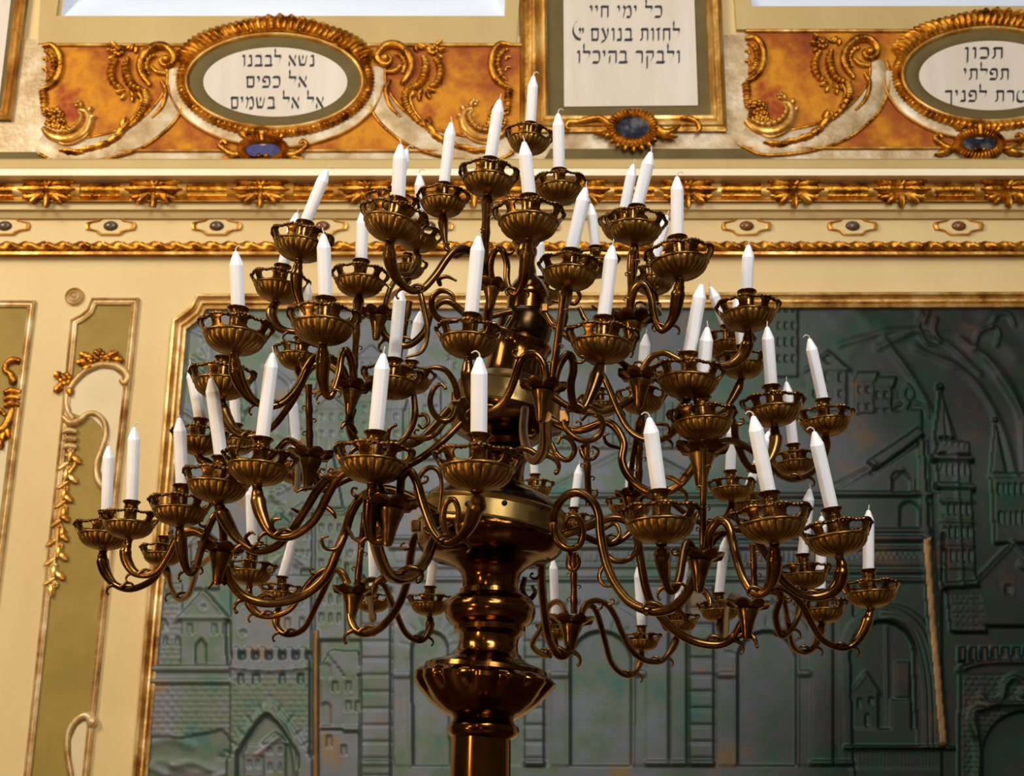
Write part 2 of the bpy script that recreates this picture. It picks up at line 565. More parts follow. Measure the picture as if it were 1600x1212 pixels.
# frieze medallions
MED_LABELS = ['dark stone medallion on the cream frieze, cut by the picture edge',
              'dark stone medallion on the cream frieze, above the round knob of the wall',
              'dark stone medallion on the cream frieze, above the notched corner of the relief frame',
              'brown stone medallion on the cream frieze, half hidden by a strongly leaning candle',
              'dark stone medallion on the cream frieze, hidden behind the upper cups beside the double candle',
              'brown stone medallion on the cream frieze, hidden behind the topmost cups',
              'dark stone medallion on the cream frieze, hidden behind the pair of close candles',
              'red brown stone medallion on the cream frieze, first beyond the candelabrum',
              'dark stone medallion on the cream frieze between two red brown ones',
              'red brown stone medallion on the cream frieze, farthest from the candelabrum']
for i in range(10):
    px, py = 12 + 164.6 * i, 356 - 0.8 * i
    c = W(px, py, 0.03)
    c[2] = zc(354, 0.03)
    s = wscale(px, py)
    md = thing('frieze_medallion', MED_LABELS[i], 'medallion', c, 'stone medallions on the cream frieze')
    out = [(-39, 0), (-37, 6), (-30, 7), (-22, 9), (-15, 15), (15, 15), (22, 9), (30, 7), (37, 6), (39, 0), (37, -6), (30, -7), (22, -9), (15, -15), (-15, -15), (-22, -9), (-30, -7), (-37, -6)]
    pts = [np.array([c[0] + x * s, c[1], c[2] + y * s]) for x, y in out]
    mb = MB()
    loop = np.array(pts + [pts[0]])
    inn = lambda k, off: np.array([[c[0] + x * s * k, c[1] - off, c[2] + y * s * k] for x, y in out])
    rings = [inn(1.03, 0), inn(1.0, 0.014), inn(0.9, 0.016), inn(0.84, 0.006), inn(0.78, 0.006)]
    g = np.stack(rings)
    mb.grid(g, close_v=True)
    mb.build('frame', 'gold_frame', md, angle=50)
    mb = MB()
    mb.add(inn(0.8, 0.0065), [tuple(range(len(out)))[::-1]])
    mb.build('field', 'cream', md, smooth=False)
    mb = MB()
    mb.ball((c[0], c[1] - 0.006, c[2]), 11.5 * s, 16, (1, 0.55, 0.72))
    mb.build('stone', 'brown_stone' if i in (3, 5, 7, 9) else 'dark_stone', md)


# ------------------------------------------------------------------ wall ornament helpers (photo pixels on the wall plane)
def wtube(mb, pts, r, off=0.0, n=8, ribs=0, seg=10, flat=1.0, rib_amp=0.22):
    """raised scroll; r in photo pixels (list = along the path)"""
    q = spline(pts, n)
    s = wscale(*pts[len(pts) // 2])
    N = len(q)
    rad = np.interp(np.linspace(0, 1, N), np.linspace(0, 1, len(r)), r) * s
    if ribs:
        q2 = spline(pts, n * 3)
        N = len(q2)
        q = q2
        rad = np.interp(np.linspace(0, 1, N), np.linspace(0, 1, len(r)), r) * s
        rad = rad * (1 + rib_amp * np.sin(np.linspace(0, ribs * 2 * PI, N)))
    p = np.array([W(x, y, off) for x, y in q])
    return mb.tube(p, rad, seg, True, flat)


def spiral(cx, cy, r0, r1, a0, a1, n=14):
    t = np.linspace(0, 1, n)
    rr = r0 + (r1 - r0) * t
    aa = np.radians(a0 + (a1 - a0) * t)
    return [(cx + r * math.cos(x), cy - r * math.sin(x)) for r, x in zip(rr, aa)]


def flower(mb, x, y, r, off=0.02, petals=6):
    s = wscale(x, y)
    c = W(x, y, off)
    for k in range(petals):
        a = 2 * PI * k / petals + 0.3
        mb.ball(c + np.array([math.cos(a), 0, math.sin(a)]) * r * s * 0.62, r * s * 0.46, 10, (1, 0.7, 1))
    mb.ball(c + np.array([0, -0.35 * r * s, 0]), r * s * 0.42, 10)
    return mb


def wleaf(mb, x, y, ang, L, wd, off=0.015, th=0.8):
    s = wscale(x, y)
    return leaf_blob(mb, W(x, y, off), math.radians(ang), L * s, wd * s, th)


def ellipse_px(cx, cy, a, b, n=72):
    return [(cx + a * math.cos(t), cy - b * math.sin(t)) for t in np.linspace(0, 2 * PI, n, endpoint=False)]


def ring(mb, cx, cy, a0, b0, a1, b1, off, h, n=120, m=9, ribs=0, amp=0.5, outfn=None, t0=0.0, t1=2 * PI, bulge=1.0):
    """raised elliptical band between two ellipses given in photo pixels"""
    closed = abs(t1 - t0 - 2 * PI) < 1e-6
    ts = np.linspace(t0, t1, n, endpoint=not closed)
    g = np.zeros((n, m, 3))
    for i, t in enumerate(ts):
        k = outfn(t) if outfn else 1.0
        rib = abs(math.sin(ribs * t / 2)) if ribs else 1.0
        for j in range(m):
            v = j / (m - 1)
            A = a0 + (a1 * k * (1 + (0.02 * rib if ribs else 0)) - a0) * v
            B = b0 + (b1 * k * (1 + (0.022 * rib if ribs else 0)) - b0) * v
            hh = h * math.sin(PI * (0.06 + 0.88 * v)) ** 0.6 * (1 - amp + amp * rib)
            g[i, j] = W(cx + A * math.cos(t), cy - B * math.sin(t), off + hh)
    for i in range(n):
        g[i, 0] = W(cx + a0 * math.cos(ts[i]), cy - b0 * math.sin(ts[i]), off)
    mb.grid(g, close_u=closed)
    return mb


# ------------------------------------------------------------------ Hebrew lettering, brushed with a broad nib
GL = {
    'א': (0.86, [[(0.10, 0.92), (0.74, 0.06)], [(0.72, 0.96), (0.70, 0.66), (0.50, 0.44)], [(0.28, 0.68), (0.10, 0.36), (0.14, 0.06)]]),
    'ב': (0.84, [[(0.12, 0.90), (0.58, 0.90), (0.66, 0.78), (0.64, 0.10)], [(0.04, 0.08), (0.80, 0.08)]]),
    'ה': (0.86, [[(0.06, 0.90), (0.76, 0.90), (0.76, 0.04)], [(0.20, 0.58), (0.17, 0.04)]]),
    'ו': (0.42, [[(0.08, 0.92), (0.28, 0.88), (0.27, 0.04)]]),
    'ז': (0.44, [[(0.04, 0.90), (0.38, 0.92)], [(0.22, 0.86), (0.24, 0.04)]]),
    'ח': (0.86, [[(0.08, 0.90), (0.78, 0.90)], [(0.16, 0.88), (0.15, 0.04)], [(0.72, 0.88), (0.72, 0.04)]]),
    'ט': (0.86, [[(0.26, 0.90), (0.10, 0.78), (0.12, 0.10), (0.70, 0.08), (0.76, 0.70), (0.62, 0.92), (0.44, 0.76)]]),
    'י': (0.36, [[(0.06, 0.94), (0.24, 0.86), (0.22, 0.56)]]),
    'כ': (0.78, [[(0.06, 0.90), (0.54, 0.90), (0.66, 0.72), (0.66, 0.26), (0.54, 0.08), (0.06, 0.08)]]),
    'ך': (0.76, [[(0.06, 0.90), (0.62, 0.90), (0.60, -0.34)]]),
    'ל': (0.74, [[(0.10, 1.50), (0.14, 1.18), (0.12, 0.90), (0.62, 0.88), (0.62, 0.62), (0.28, 0.04)]]),
    'מ': (0.90, [[(0.10, 0.94), (0.26, 0.74), (0.10, 0.06)], [(0.30, 0.74), (0.54, 0.92), (0.76, 0.80), (0.78, 0.10), (0.42, 0.08)]]),
    'ם': (0.86, [[(0.06, 0.90), (0.74, 0.90), (0.72, 0.08), (0.16, 0.08), (0.16, 0.88)]]),
    'נ': (0.58, [[(0.18, 0.92), (0.40, 0.88), (0.42, 0.10)], [(0.04, 0.08), (0.46, 0.08)]]),
    'ן': (0.40, [[(0.06, 0.92), (0.26, 0.88), (0.22, -0.34)]]),
    'ע': (0.84, [[(0.08, 0.92), (0.22, 0.86), (0.50, 0.16)], [(0.64, 0.94), (0.70, 0.70), (0.52, 0.16), (0.04, -0.10)]]),
    'פ': (0.80, [[(0.34, 0.50), (0.12, 0.56), (0.12, 0.88), (0.58, 0.90), (0.68, 0.72), (0.68, 0.24), (0.56, 0.08), (0.04, 0.08)]]),
    'ק': (0.84, [[(0.08, 0.90), (0.74, 0.90), (0.72, 0.46), (0.46, 0.16)], [(0.18, 0.58), (0.18, -0.38)]]),
    'ר': (0.76, [[(0.06, 0.90), (0.56, 0.90), (0.64, 0.78), (0.62, 0.04)]]),
    'ש': (1.00, [[(0.08, 0.92), (0.20, 0.14), (0.70, 0.14), (0.88, 0.92)], [(0.46, 0.92), (0.50, 0.66), (0.22, 0.30)]]),
    'ת': (0.88, [[(0.12, 0.90), (0.72, 0.90), (0.76, 0.78), (0.74, 0.04)], [(0.24, 0.88), (0.24, 0.14), (0.04, 0.08)]]),
    '~': (1.05, [[(0.62, 0.94), (0.78, 0.86), (0.72, 0.58)], [(0.92, 0.94), (1.04, 0.86), (1.0, 0.58)], [(0.42, 1.56), (0.16, 1.24), (0.04, 0.84), (0.16, 0.46), (0.46, 0.18), (0.78, 0.10)], [(0.56, 0.44), (0.24, 0.02)]]),
}
NIB = (0.13, 0.20)


def write(parent, text, x0, x1, y0, y1, off):
    """one line, right to left, between photo x0..x1, letter height y0..y1; every word a part"""
    gap = 0.14
    adv = [(0.55 if ch == ' ' else GL[ch][0] + gap) for ch in text]
    total = sum(adv) - gap
    k = (x1 - x0) / total
    hgt = y1 - y0
    x = x1
    mb = MB()
    for ch, ad in zip(text + ' ', adv + [0]):
        if ch == ' ':
            mb.build('inscription_word', 'ink', parent, smooth=False)
            mb = MB()
            x -= ad * k
            continue
        w = GL[ch][0]
        left = x - w * k
        for st in GL[ch][1]:
            q = spline(st, 4) if len(st) > 2 and ch in 'לכטפאמע~' else np.array(st)
            for i in range(len(q) - 1):
                a, b = q[i], q[i + 1]
                nx, ny = NIB[0] / 2, NIB[1] / 2
                quad = [(a[0] - nx, a[1] - ny), (a[0] + nx, a[1] + ny), (b[0] + nx, b[1] + ny), (b[0] - nx, b[1] - ny)]
                px = [(left + u * k, y1 - v * hgt) for u, v in quad]
                mb.add([W(u, v, off) for u, v in px], [(0, 1, 2, 3)])
        x -= ad * k


# ================================================================== UPPER WALL
# silvered plaster ground of the upper zone
mb = MB()
mb.slab([(-260, 66), (2000, 52), (2000, 252), (-260, 252)], 0, 0.018)
struct(mb.build('trim_6', 'silver', smooth=False))
# khaki surrounds below the windows
mb = MB()
mb.slab([(84, 29), (806, 29), (806, 72), (78, 72)], 0, 0.024)
mb.slab([(66, 0), (94, 0), (90, 29), (84, 40), (78, 72), (62, 72)], 0, 0.0235)
mb.slab([(792, 0), (812, 0), (806, 72), (790, 29)], 0, 0.0235)
mb.slab([(1146, 0), (1172, 0), (1174, 14), (1148, 14)], 0, 0.0235)
mb.slab([(1147, 14), (1960, 13), (1960, 50), (1150, 50)], 0, 0.024)
struct(mb.build('trim_7', 'khaki', smooth=False))
mb = MB()
mb.slab([(-40, 241), (104, 241), (122, 252), (-40, 252)], 0.01, 0.024)
mb.slab([(860, 236), (1190, 236), (1206, 252), (850, 252)], 0.01, 0.024)
struct(mb.build('trim_8', 'mat_olive', smooth=False))


def marbled(label, x0, x1, yt, yb):
    o = thing('marbled_panel', label, 'panel', W((x0 + x1) / 2, yb, 0.018), 'orange marbled panels behind the ovals')
    mb = MB()
    mb.slab([(x0, yt), (x1, yt), (x1, yb), (x0, yb)], 0.01, 0.023)
    mb.build('painted_field', 'marble', o, smooth=False)
    mb = MB()
    wtube(mb, [(x0 - 4, yt - 2), (x1 + 4, yt - 2)], [3.2, 3.2], 0.026)
    wtube(mb, [(x0 - 2, yb + 1), (x1 + 2, yb + 1)], [2.4, 2.4], 0.025)
    mb.build('gilt_edge', 'gold_frame', o)
    return o


marbled('orange marbled panel with golden patches behind the complete oval tablet', 74, 812, 77, 238)
marbled('red orange marbled panel behind the oval tablet cut by the picture edge', 1168, 1930, 55, 234)


def rocaille(label, dx, dy, mirror=None, grp='gilded rocaille scrolls beside the ovals'):
    def T(pts):
        out = []
        for x, y in pts:
            if mirror is not None:
                x = 2 * mirror - x
            out.append((x + dx, y + dy))
        return out

    def A(a):
        return 180 - a if mirror is not None else a
    base = T([(170, 160)])[0]
    o = thing('rocaille_scroll', label, 'ornament', W(base[0], base[1], 0.02), grp)
    # silvered S-shaped ribbon with gilt edges
    rib = spline([(276, 112), (278, 140), (266, 172), (240, 200), (205, 222), (150, 236), (96, 240), (64, 226)], 8)
    wid = np.interp(np.linspace(0, 1, len(rib)), [0, 0.3, 0.7, 1], [13, 20, 19, 16])
    t = np.gradient(rib, axis=0)
    t /= np.linalg.norm(t, axis=1)[:, None]
    nrm = np.stack([-t[:, 1], t[:, 0]], 1)
    mb = MB()
    g = np.zeros((len(rib), 7, 3))
    for j in range(7):
        v = j / 6 * 2 - 1
        e = rib + nrm * (wid * v)[:, None]
        for i, p in enumerate(T(e)):
            g[i, j] = W(p[0], p[1], 0.024 + 0.012 * (1 - v * v))
    mb.grid(g)
    mb.build('ribbon', 'silver', o)
    mb = MB()
    for s in (-1, 1):
        wtube(mb, T(rib[::6] + nrm[::6] * (wid[::6] * s)[:, None]), [2.6, 2.6], 0.026, 5)
    mb.build('ribbon_edge', 'gold', o)
    # stippled inner scroll
    mb = MB()
    wtube(mb, T([(228, 146), (232, 160), (226, 178), (214, 194), (200, 206)]), [6, 7, 6.5, 5, 3], 0.03, 8, ribs=9, rib_amp=0.14)
    wtube(mb, T([(255, 132), (262, 148), (256, 172), (240, 190)]), [3, 4, 3.6, 2], 0.036)
    wtube(mb, T([(220, 150), (224, 162), (218, 180), (206, 196)]), [2, 2.6, 2.4, 1.6], 0.036)
    mb.build('stippled_scroll', 'gold', o)
    # outer lobe
    mb = MB()
    wtube(mb, T([(69, 77), (84, 76), (95, 88), (98, 108), (92, 128), (80, 140), (70, 143)]), [3, 5, 6, 6, 6, 5, 3], 0.03)
    wtube(mb, T([(72, 84), (80, 88), (86, 98), (87, 110), (82, 124), (74, 132)]), [2, 3.6, 4, 4, 3.6, 2], 0.03, 8, ribs=9, rib_amp=0.3)
    wtube(mb, T([(68, 96), (74, 96), (76, 101)]), [1.6, 2.4, 1.5], 0.03)
    wtube(mb, T([(68, 112), (74, 112), (76, 118)]), [1.6, 2.4, 1.5], 0.03)
    mb.build('shell_lobe', 'gold', o)
    mb = MB()
    wtube(mb, T([(70, 146), (72, 160), (72, 178)]), [6, 6.5, 5], 0.026, 8, ribs=5, rib_amp=0.2)
    mb.build('ringed_stem', 'gold', o)
    # flower bunch
    mb = MB()
    for x, y, r in ((76, 180, 8), (90, 182, 11), (82, 196, 9), (98, 196, 8), (104, 206, 7), (90, 205, 7), (112, 208, 5), (98, 184, 6)):
        p = T([(x, y)])[0]
        flower(mb, p[0], p[1], r, 0.032)
    mb.build('flower_bunch', 'gold', o)
    # hooked leaf
    mb = MB()
    wtube(mb, T([(70, 204), (82, 216), (100, 222), (120, 220), (136, 208), (142, 192), (138, 180), (128, 176)]), [4, 8, 10, 10.5, 10, 8, 6, 4], 0.028, 8, flat=0.8)
    wtube(mb, T([(78, 206), (94, 213), (112, 212), (126, 203), (132, 190), (127, 182)]), [2, 3.6, 4, 4, 3.4, 2], 0.05, 8, ribs=10, rib_amp=0.22)
    wtube(mb, T([(86, 222), (104, 231), (122, 228), (138, 216), (146, 198)]), [2, 3.4, 3.4, 3, 2], 0.034)
    p = T([(125, 166)])[0]
    flower(mb, p[0], p[1], 7, 0.03, 5)
    for x, y, a_ in ((142, 190, 20), (140, 180, 60), (130, 174, 100)):
        p = T([(x, y)])[0]
        wleaf(mb, p[0], p[1], A(a_), 12, 5, 0.03)
    mb.build('hooked_leaf', 'gold_frame', o)
    # leaf spray on the ribbon
    mb = MB()
    for x, y, a_, L, wd in ((96, 240, -8, 40, 6), (124, 240, 8, 34, 6), (148, 236, 18, 34, 7), (168, 230, 34, 32, 7), (184, 218, 50, 30, 7), (192, 206, 72, 22, 6)):
        p = T([(x, y)])[0]
        wleaf(mb, p[0], p[1], A(a_), L, wd, 0.034)
    wtube(mb, T([(110, 244), (150, 238), (182, 222), (200, 204), (204, 196), (199, 192)]), [2, 3, 3.4, 3, 2.4, 1.6], 0.036)
    mb.build('leaf_spray', 'gold', o)
    # two ribbed crescents with a rose
    mb = MB()
    wtube(mb, T([(186, 98), (179, 108), (177, 122), (182, 136), (194, 143)]), [4, 6, 6.6, 6, 3.6], 0.032, 8, ribs=9)
    wtube(mb, T([(203, 96), (200, 112), (203, 128), (211, 140), (226, 146)]), [4, 6.6, 7.2, 6.6, 4], 0.036, 8, ribs=10)
    mb.build('ribbed_crescents', 'gold', o)
    mb = MB()
    p = T([(189, 85)])[0]
    flower(mb, p[0], p[1], 10, 0.036, 7)
    for x, y, a_ in ((182, 86, 170), (184, 92, 215), (184, 78, 140), (206, 84, 60), (200, 82, 20), (214, 88, 80)):
        p = T([(x, y)])[0]
        wleaf(mb, p[0], p[1], A(a_), 13, 5, 0.03)
    mb.build('rose', 'gold', o)
    mb = MB()
    for x, y, a_ in ((205, 146, -60), (200, 150, -120), (210, 152, -90), (198, 146, -160), (216, 150, -50)):
        p = T([(x, y)])[0]
        wleaf(mb, p[0], p[1], A(a_), 15, 4.5, 0.03)
    mb.build('hanging_leaves', 'gold', o)
    # big C scroll
    mb = MB()
    wtube(mb, T([(238, 140), (226, 124), (222, 108), (228, 92), (242, 80), (258, 78), (270, 86), (275, 98), (268, 108), (258, 108), (254, 100), (260, 95)]), [4, 6, 6.5, 6.5, 7, 6.5, 6, 5.5, 5, 4.5, 4, 4], 0.038)
    wtube(mb, T([(236, 122), (232, 108), (238, 96), (248, 92)]), [2, 4, 4, 2.4], 0.036, 8, ribs=6)
    wtube(mb, T([(240, 110), (248, 118), (262, 120)]), [3, 4.5, 3], 0.034)
    p = T([(263, 100)])[0]
    mb.ball(W(p[0], p[1], 0.045), 7 * wscale(*p), 12)
    mb.build('volute', 'gold', o)
    return o


rocaille('gilded rocaille scroll with flowers between the cut rectangular tablet and the complete oval', 0, 0)
rocaille('gilded rocaille scroll with flowers between the complete oval and the tall tablet', 2, -2, mirror=432)
rocaille('gilded rocaille scroll on red marbling between the tall tablet and the cut oval', 1094, -12)


def oval(label, cx, cy, lines, grp='oval inscription tablets'):
    o = thing('oval_tablet', label, 'tablet', W(cx, cy + 80, 0.02), grp)
    mb = MB()
    mb.slab(ellipse_px(cx, cy, 112, 54)[::-1][::-1], 0.01, 0.036)
    mb.build('tablet_face', 'tablet', o, smooth=False)
    mb = MB()
    ring(mb, cx - 1, cy - 1, 110, 52.5, 136, 71, 0.030, 0.010, m=5)
    mb.build('mount', 'mat_olive', o)
    # silvered outer moulding
    mb = MB()
    ring(mb, cx, cy - 2, 140, 80, 168, 104, 0.022, 0.012, n=140, t0=PI * 0.98, t1=PI * 2.02)
    mb.build('silvered_rim', 'silver', o)
    mb = MB()
    ring(mb, cx - 1, cy - 1, 133, 69, 141, 76, 0.034, 0.018, m=7)
    ring(mb, cx, cy - 2, 165, 101, 170, 105, 0.024, 0.016, n=140, t0=PI * 1.02, t1=PI * 1.98)
    mb.build('inner_gilt_rim', 'gold_frame', o)
    mb = MB()

    def out(t):
        s = math.sin(t)
        k = max(0.0, min(1.0, (s - 0.30) / 0.14))
        return 1 + 0.125 * k * k * (3 - 2 * k) + (0.012 * math.cos(8 * t) * k)
    ring(mb, cx, cy - 2, 140, 75, 152, 87, 0.028, 0.034, n=560, m=9, ribs=96, amp=0.42, outfn=out)
    mb.build('ribbed_shell_rim', 'gold', o)
    mb = MB()
    for k in range(9):
        a_ = 90 + (k - 4) * 7
        x, y = cx + 8 + 140 * math.cos(math.radians(a_)), cy - 2 - 92 * math.sin(math.radians(a_))
        wleaf(mb, x, y, a_, 11 - abs(k - 4), 9, 0.04)
    mb.build('crest', 'gold', o)
    for txt, x0, x1, y0, y1 in lines:
        write(o, txt, x0, x1, y0, y1, 0.0385)
    # small double-lobed cartouche under the oval
    bx, by = cx - 19, cy + 107
    mb = MB()
    mb.slab([(bx + 27 * math.cos(t), by - 11 * math.sin(t) * (1 - 0.35 * math.exp(-(math.cos(t) / 0.3) ** 2))) for t in np.linspace(0, 2 * PI, 40, endpoint=False)], 0.02, 0.042)
    mb.build('dark_recess', 'blue_hole' if cx < 800 else 'dark_hole', o, smooth=False)
    mb = MB()
    ring(mb, bx, by, 26, 11, 40, 25, 0.038, 0.03, n=240, m=7, ribs=40, amp=0.45)
    mb.build('cartouche_shell', 'gold', o)
    for s in (-1, 1):
        mb = MB()
        wtube(mb, [(bx + s * 34, by + 4), (bx + s * 46, by + 6), (bx + s * 60, by - 2), (bx + s * 68, by - 10), (bx + s * 62, by - 16), (bx + s * 57, by - 11)], [5, 6, 5, 4, 3.4, 3], 0.034)
        wleaf(mb, bx + s * 38, by + 8, 90 - s * 105, 34, 6, 0.03)
        wleaf(mb, bx + s * 26, by - 20, 90 - s * 45, 20, 6, 0.034)
        mb.build('cartouche_scroll', 'gold', o)
    mb = MB()
    wtube(mb, [(bx, by - 34), (bx, by - 24), (bx, by - 12)], [3, 6, 3], 0.06)
    mb.build('cartouche_clasp', 'gold', o)
    for s in (-6, 6):
        mb = MB()
        mb.ball(W(bx + s, by + 10, 0.05), 0.013)
        mb.build('bead', 'gold', o)
    return o


oval('complete oval tablet with three lines of Hebrew in a gilded shell frame', 432, 134,
     [('נשא לבבנו', 380, 494, 92, 110), ('אל כפים', 386, 482, 125, 143), ('אל אל בשמים', 362, 508, 157, 176)])
oval('oval Hebrew tablet in a gilded shell frame, cut by the picture edge', 1545, 124,
     [('תכון', 1503, 1564, 80, 98), ('תפלתי', 1501, 1573, 113, 131), ('קטרת לפניך', 1472, 1616, 147, 165)])


def moulding_frame(mb, outer, inner_pairs, off):
    pass


# tall centre tablet
tab = thing('rectangular_tablet', 'tall white tablet with Hebrew lines in a gilded frame behind the topmost candles', 'tablet', W(985, 206, 0.02), 'rectangular inscription tablets')
mb = MB()
mb.slab([(879, -150), (1078, -150), (1089, 171), (881, 173)], 0.01, 0.040)
mb.build('tablet_face', 'tablet', tab, smooth=False)
mb = MB()
mb.slab([(850, -160), (1094, -160), (1110, 187), (856, 187)], 0.01, 0.034)
mb.build('mount', 'mat_olive', tab, smooth=False)


def bead(mb, pts, r, off):
    wtube(mb, pts, [r, r], off, 2, seg=12)


def straight_frame(name, corners, widths, mats, parent, closed=False):
    """a stepped frame made of round beads following the corner points (photo pixels)"""
    for i, (d, r, off, mat) in enumerate(zip(*widths, mats)):
        pass


def frame_strip(mb, pts, w0, prof, nside=1):
    """mitred moulding: pts = inner edge polyline (photo px), swept outwards; prof = [(dist px, height m)]"""
    p = np.asarray(pts, float)
    t = np.diff(p, axis=0)
    t /= np.linalg.norm(t, axis=1)[:, None]
    n = np.stack([t[:, 1], -t[:, 0]], 1) * nside
    off = np.zeros_like(p)
    off[0], off[-1] = n[0], n[-1]
    for i in range(1, len(p) - 1):
        m = n[i - 1] + n[i]
        m /= np.linalg.norm(m)
        off[i] = m / max(0.35, m @ n[i])
    g = np.array([[W(*(p[i] + off[i] * d), h) for d, h in prof] for i in range(len(p))])
    mb.grid(g, flip=nside < 0)
    return mb


GPROF = [(-1, 0.02), (0, 0.045), (4, 0.06), (8, 0.056), (9, 0.044), (13, 0.05), (18, 0.056), (20, 0.044), (26, 0.036), (29, 0.034), (30, 0.018)]
mb = MB()
frame_strip(mb, [(852, -160), (856, 187), (1109, 186), (1094, -160)], 0, [(d * (0.95 if d > 0 else 1), h) for d, h in GPROF][:9] + [(21, 0.034), (22, 0.018)], -1)
frame_strip(mb, [(834, -160), (834, 206)], 0, [(0, 0.03), (4, 0.042), (9, 0.04), (14, 0.03), (19, 0.036), (22, 0.018)], -1)
mb.build('gilt_frame', 'gold_frame', tab, angle=30)
for txt, x0, x1, y0, y1 in (('שבתי בבית י', 897, 1052, -16, 4), ('כל ימי חיי', 920, 1034, 16, 35), ('לחזות בנועם ~', 894, 1061, 51, 71), ('ולבקר בהיכלו', 900, 1062, 86, 106)):
    write(tab, txt, x0, x1, y0, y1, 0.0425)
mb = MB()
mb.slab(ellipse_px(987, 209, 27, 18, 40), 0.02, 0.06)
mb.build('dark_recess', 'dark_hole', tab, smooth=False)
mb = MB()
ring(mb, 987, 209, 25, 16, 40, 30, 0.055, 0.03, n=240, m=7, ribs=34, amp=0.5)
for a_ in range(200, 350, 18):
    wleaf(mb, 987 + 30 * math.cos(math.radians(a_)), 209 - 22 * math.sin(math.radians(a_)), a_, 16, 5, 0.05)
mb.build('cartouche_shell', 'gold', tab)
mb = MB()
wtube(mb, [(952, 204), (936, 194), (918, 196), (902, 200), (888, 200), (884, 208), (890, 212)], [4, 5, 5, 4, 4, 3, 2], 0.06)
wleaf(mb, 950, 212, 190, 26, 6, 0.05)
mb.build('cartouche_scroll', 'gold', tab)
mb = MB()
wtube(mb, [(1022, 206), (1036, 216), (1050, 212), (1060, 204)], [5, 7, 5, 2], 0.06, flat=0.8)
wtube(mb, [(1060, 194), (1074, 194), (1086, 200), (1091, 210), (1085, 216)], [2, 4, 4, 4, 2.4], 0.06)
wleaf(mb, 1024, 216, -12, 34, 6, 0.05)
mb.build('cartouche_scroll', 'gold', tab)

# cut tablet at the picture edge
tab2 = thing('rectangular_tablet', 'white tablet in a gilded frame cut by the picture edge above the narrow olive panels', 'tablet', W(-60, 212, 0.02), 'rectangular inscription tablets')
mb = MB()
mb.slab([(-190, -150), (38, -150), (22, 0), (2, 172), (-210, 172)], 0.01, 0.040)
mb.build('tablet_face', 'tablet', tab2, smooth=False)
mb = MB()
mb.slab([(-220, -150), (64, -150), (46, 0), (20, 193), (-230, 193)], 0.01, 0.034)
mb.build('mount', 'mat_olive', tab2, smooth=False)
mb = MB()
frame_strip(mb, [(62, -150), (45, 0), (20, 192), (-230, 192)], 0, [(-1, 0.02), (0, 0.045), (3, 0.058), (6, 0.05), (8, 0.042), (11, 0.052), (14, 0.046), (17, 0.034), (19, 0.018)], -1)
mb.build('gilt_frame', 'gold_frame', tab2, angle=30)

# ================================================================== LOWER WALL PANELS
PROF2 = [(0, 0.0), (0.5, 0.016), (3, 0.02), (5, 0.014), (6.5, 0.014), (9, 0.022), (11, 0.018), (11.5, 0.0)]


def gold_line(mb, pts, prof=PROF2, side=1):
    return frame_strip(mb, pts, 0, prof, side)


pan1 = thing('wall_panel', 'olive wall panel in a gilt and silvered moulding, cut by the picture edge', 'panel', W(-20, 1230), 'narrow olive wall panels')
mb = MB()
mb.slab([(-140, 474), (50, 476), (-58, 1300), (-260, 1300)], 0, 0.006)
mb.build('painted_field', 'olive', pan1, smooth=False)
mb = MB()
gold_line(mb, [(-140, 480), (44, 482), (-58, 1290), (-250, 1290)], PROF2, 1)
mb.build('moulding', 'silver_frame', pan1, angle=30)
mb = MB()
wtube(mb, [(34, 566), (22, 564), (12, 570), (10, 580), (18, 586), (22, 596), (20, 602)], [5, 6, 5, 5, 6, 7, 5], 0.012)
for y in (612, 622, 632):
    wtube(mb, [(8, y + 4), (20, y), (34, y + 2)], [4, 6.5, 4], 0.014)
wtube(mb, [(22, 640), (16, 656), (6, 672), (-6, 668), (-8, 650), (2, 642), (10, 650)], [5, 7, 7, 6, 5, 4, 3], 0.014)
for k in range(7):
    wleaf(mb, 12 - k * 4, 668 + k * 6, -70 - 20 * (k % 3), 20, 6, 0.012)
mb.build('scroll_carving', 'gold', pan1)
mb = MB()
mb.slab([(-30, 660), (14, 690), (6, 760), (-4, 840), (-60, 900), (-80, 700)], 0.0, 0.0075)
mb.build('pale_cartouche', 'pale_field', pan1, smooth=False)

pan2 = thing('wall_panel', 'narrow olive wall panel with a notched top, carved roses and scrolls', 'panel', W(110, 1240), 'narrow olive wall panels')
mb = MB()
mb.slab([(150, 474), (212, 474), (200, 600), (182, 760), (157, 1000), (132, 1240), (120, 1320), (36, 1320), (46, 1212), (74, 950), (100, 700), (118, 506), (126, 500), (140, 492), (146, 482)], 0, 0.006)
mb.build('painted_field', 'olive', pan2, smooth=False)
mb = MB()
gold_line(mb, [(40, 1300), (50, 1212), (78, 950), (104, 700), (122, 508), (134, 502), (146, 492), (152, 478), (206, 478), (194, 600), (176, 760), (151, 1000), (126, 1240), (118, 1310), (42, 1310)], PROF2, 1)
mb.build('moulding', 'silver_frame', pan2, angle=30)
mb = MB()
mb.slab([(108, 628), (118, 604), (136, 586), (158, 576), (178, 578), (194, 592), (192, 620), (186, 680), (178, 756), (166, 752), (158, 736), (162, 712), (166, 690), (160, 668), (146, 654), (130, 652), (114, 646)], 0.0, 0.009)
mb.slab([(136, 1124), (122, 1134), (112, 1156), (112, 1190), (122, 1240), (132, 1200), (142, 1130)], 0.0, 0.009)
mb.build('pale_cartouche', 'pale_field', pan2, smooth=False)
mb = MB()
wtube(mb, [(116, 656), (107, 642), (106, 620), (116, 600), (134, 582), (156, 572), (176, 572), (192, 578), (201, 590), (196, 600), (190, 594)], [4, 4, 4, 4.5, 5, 5.5, 6, 6, 6, 5, 4], 0.014)
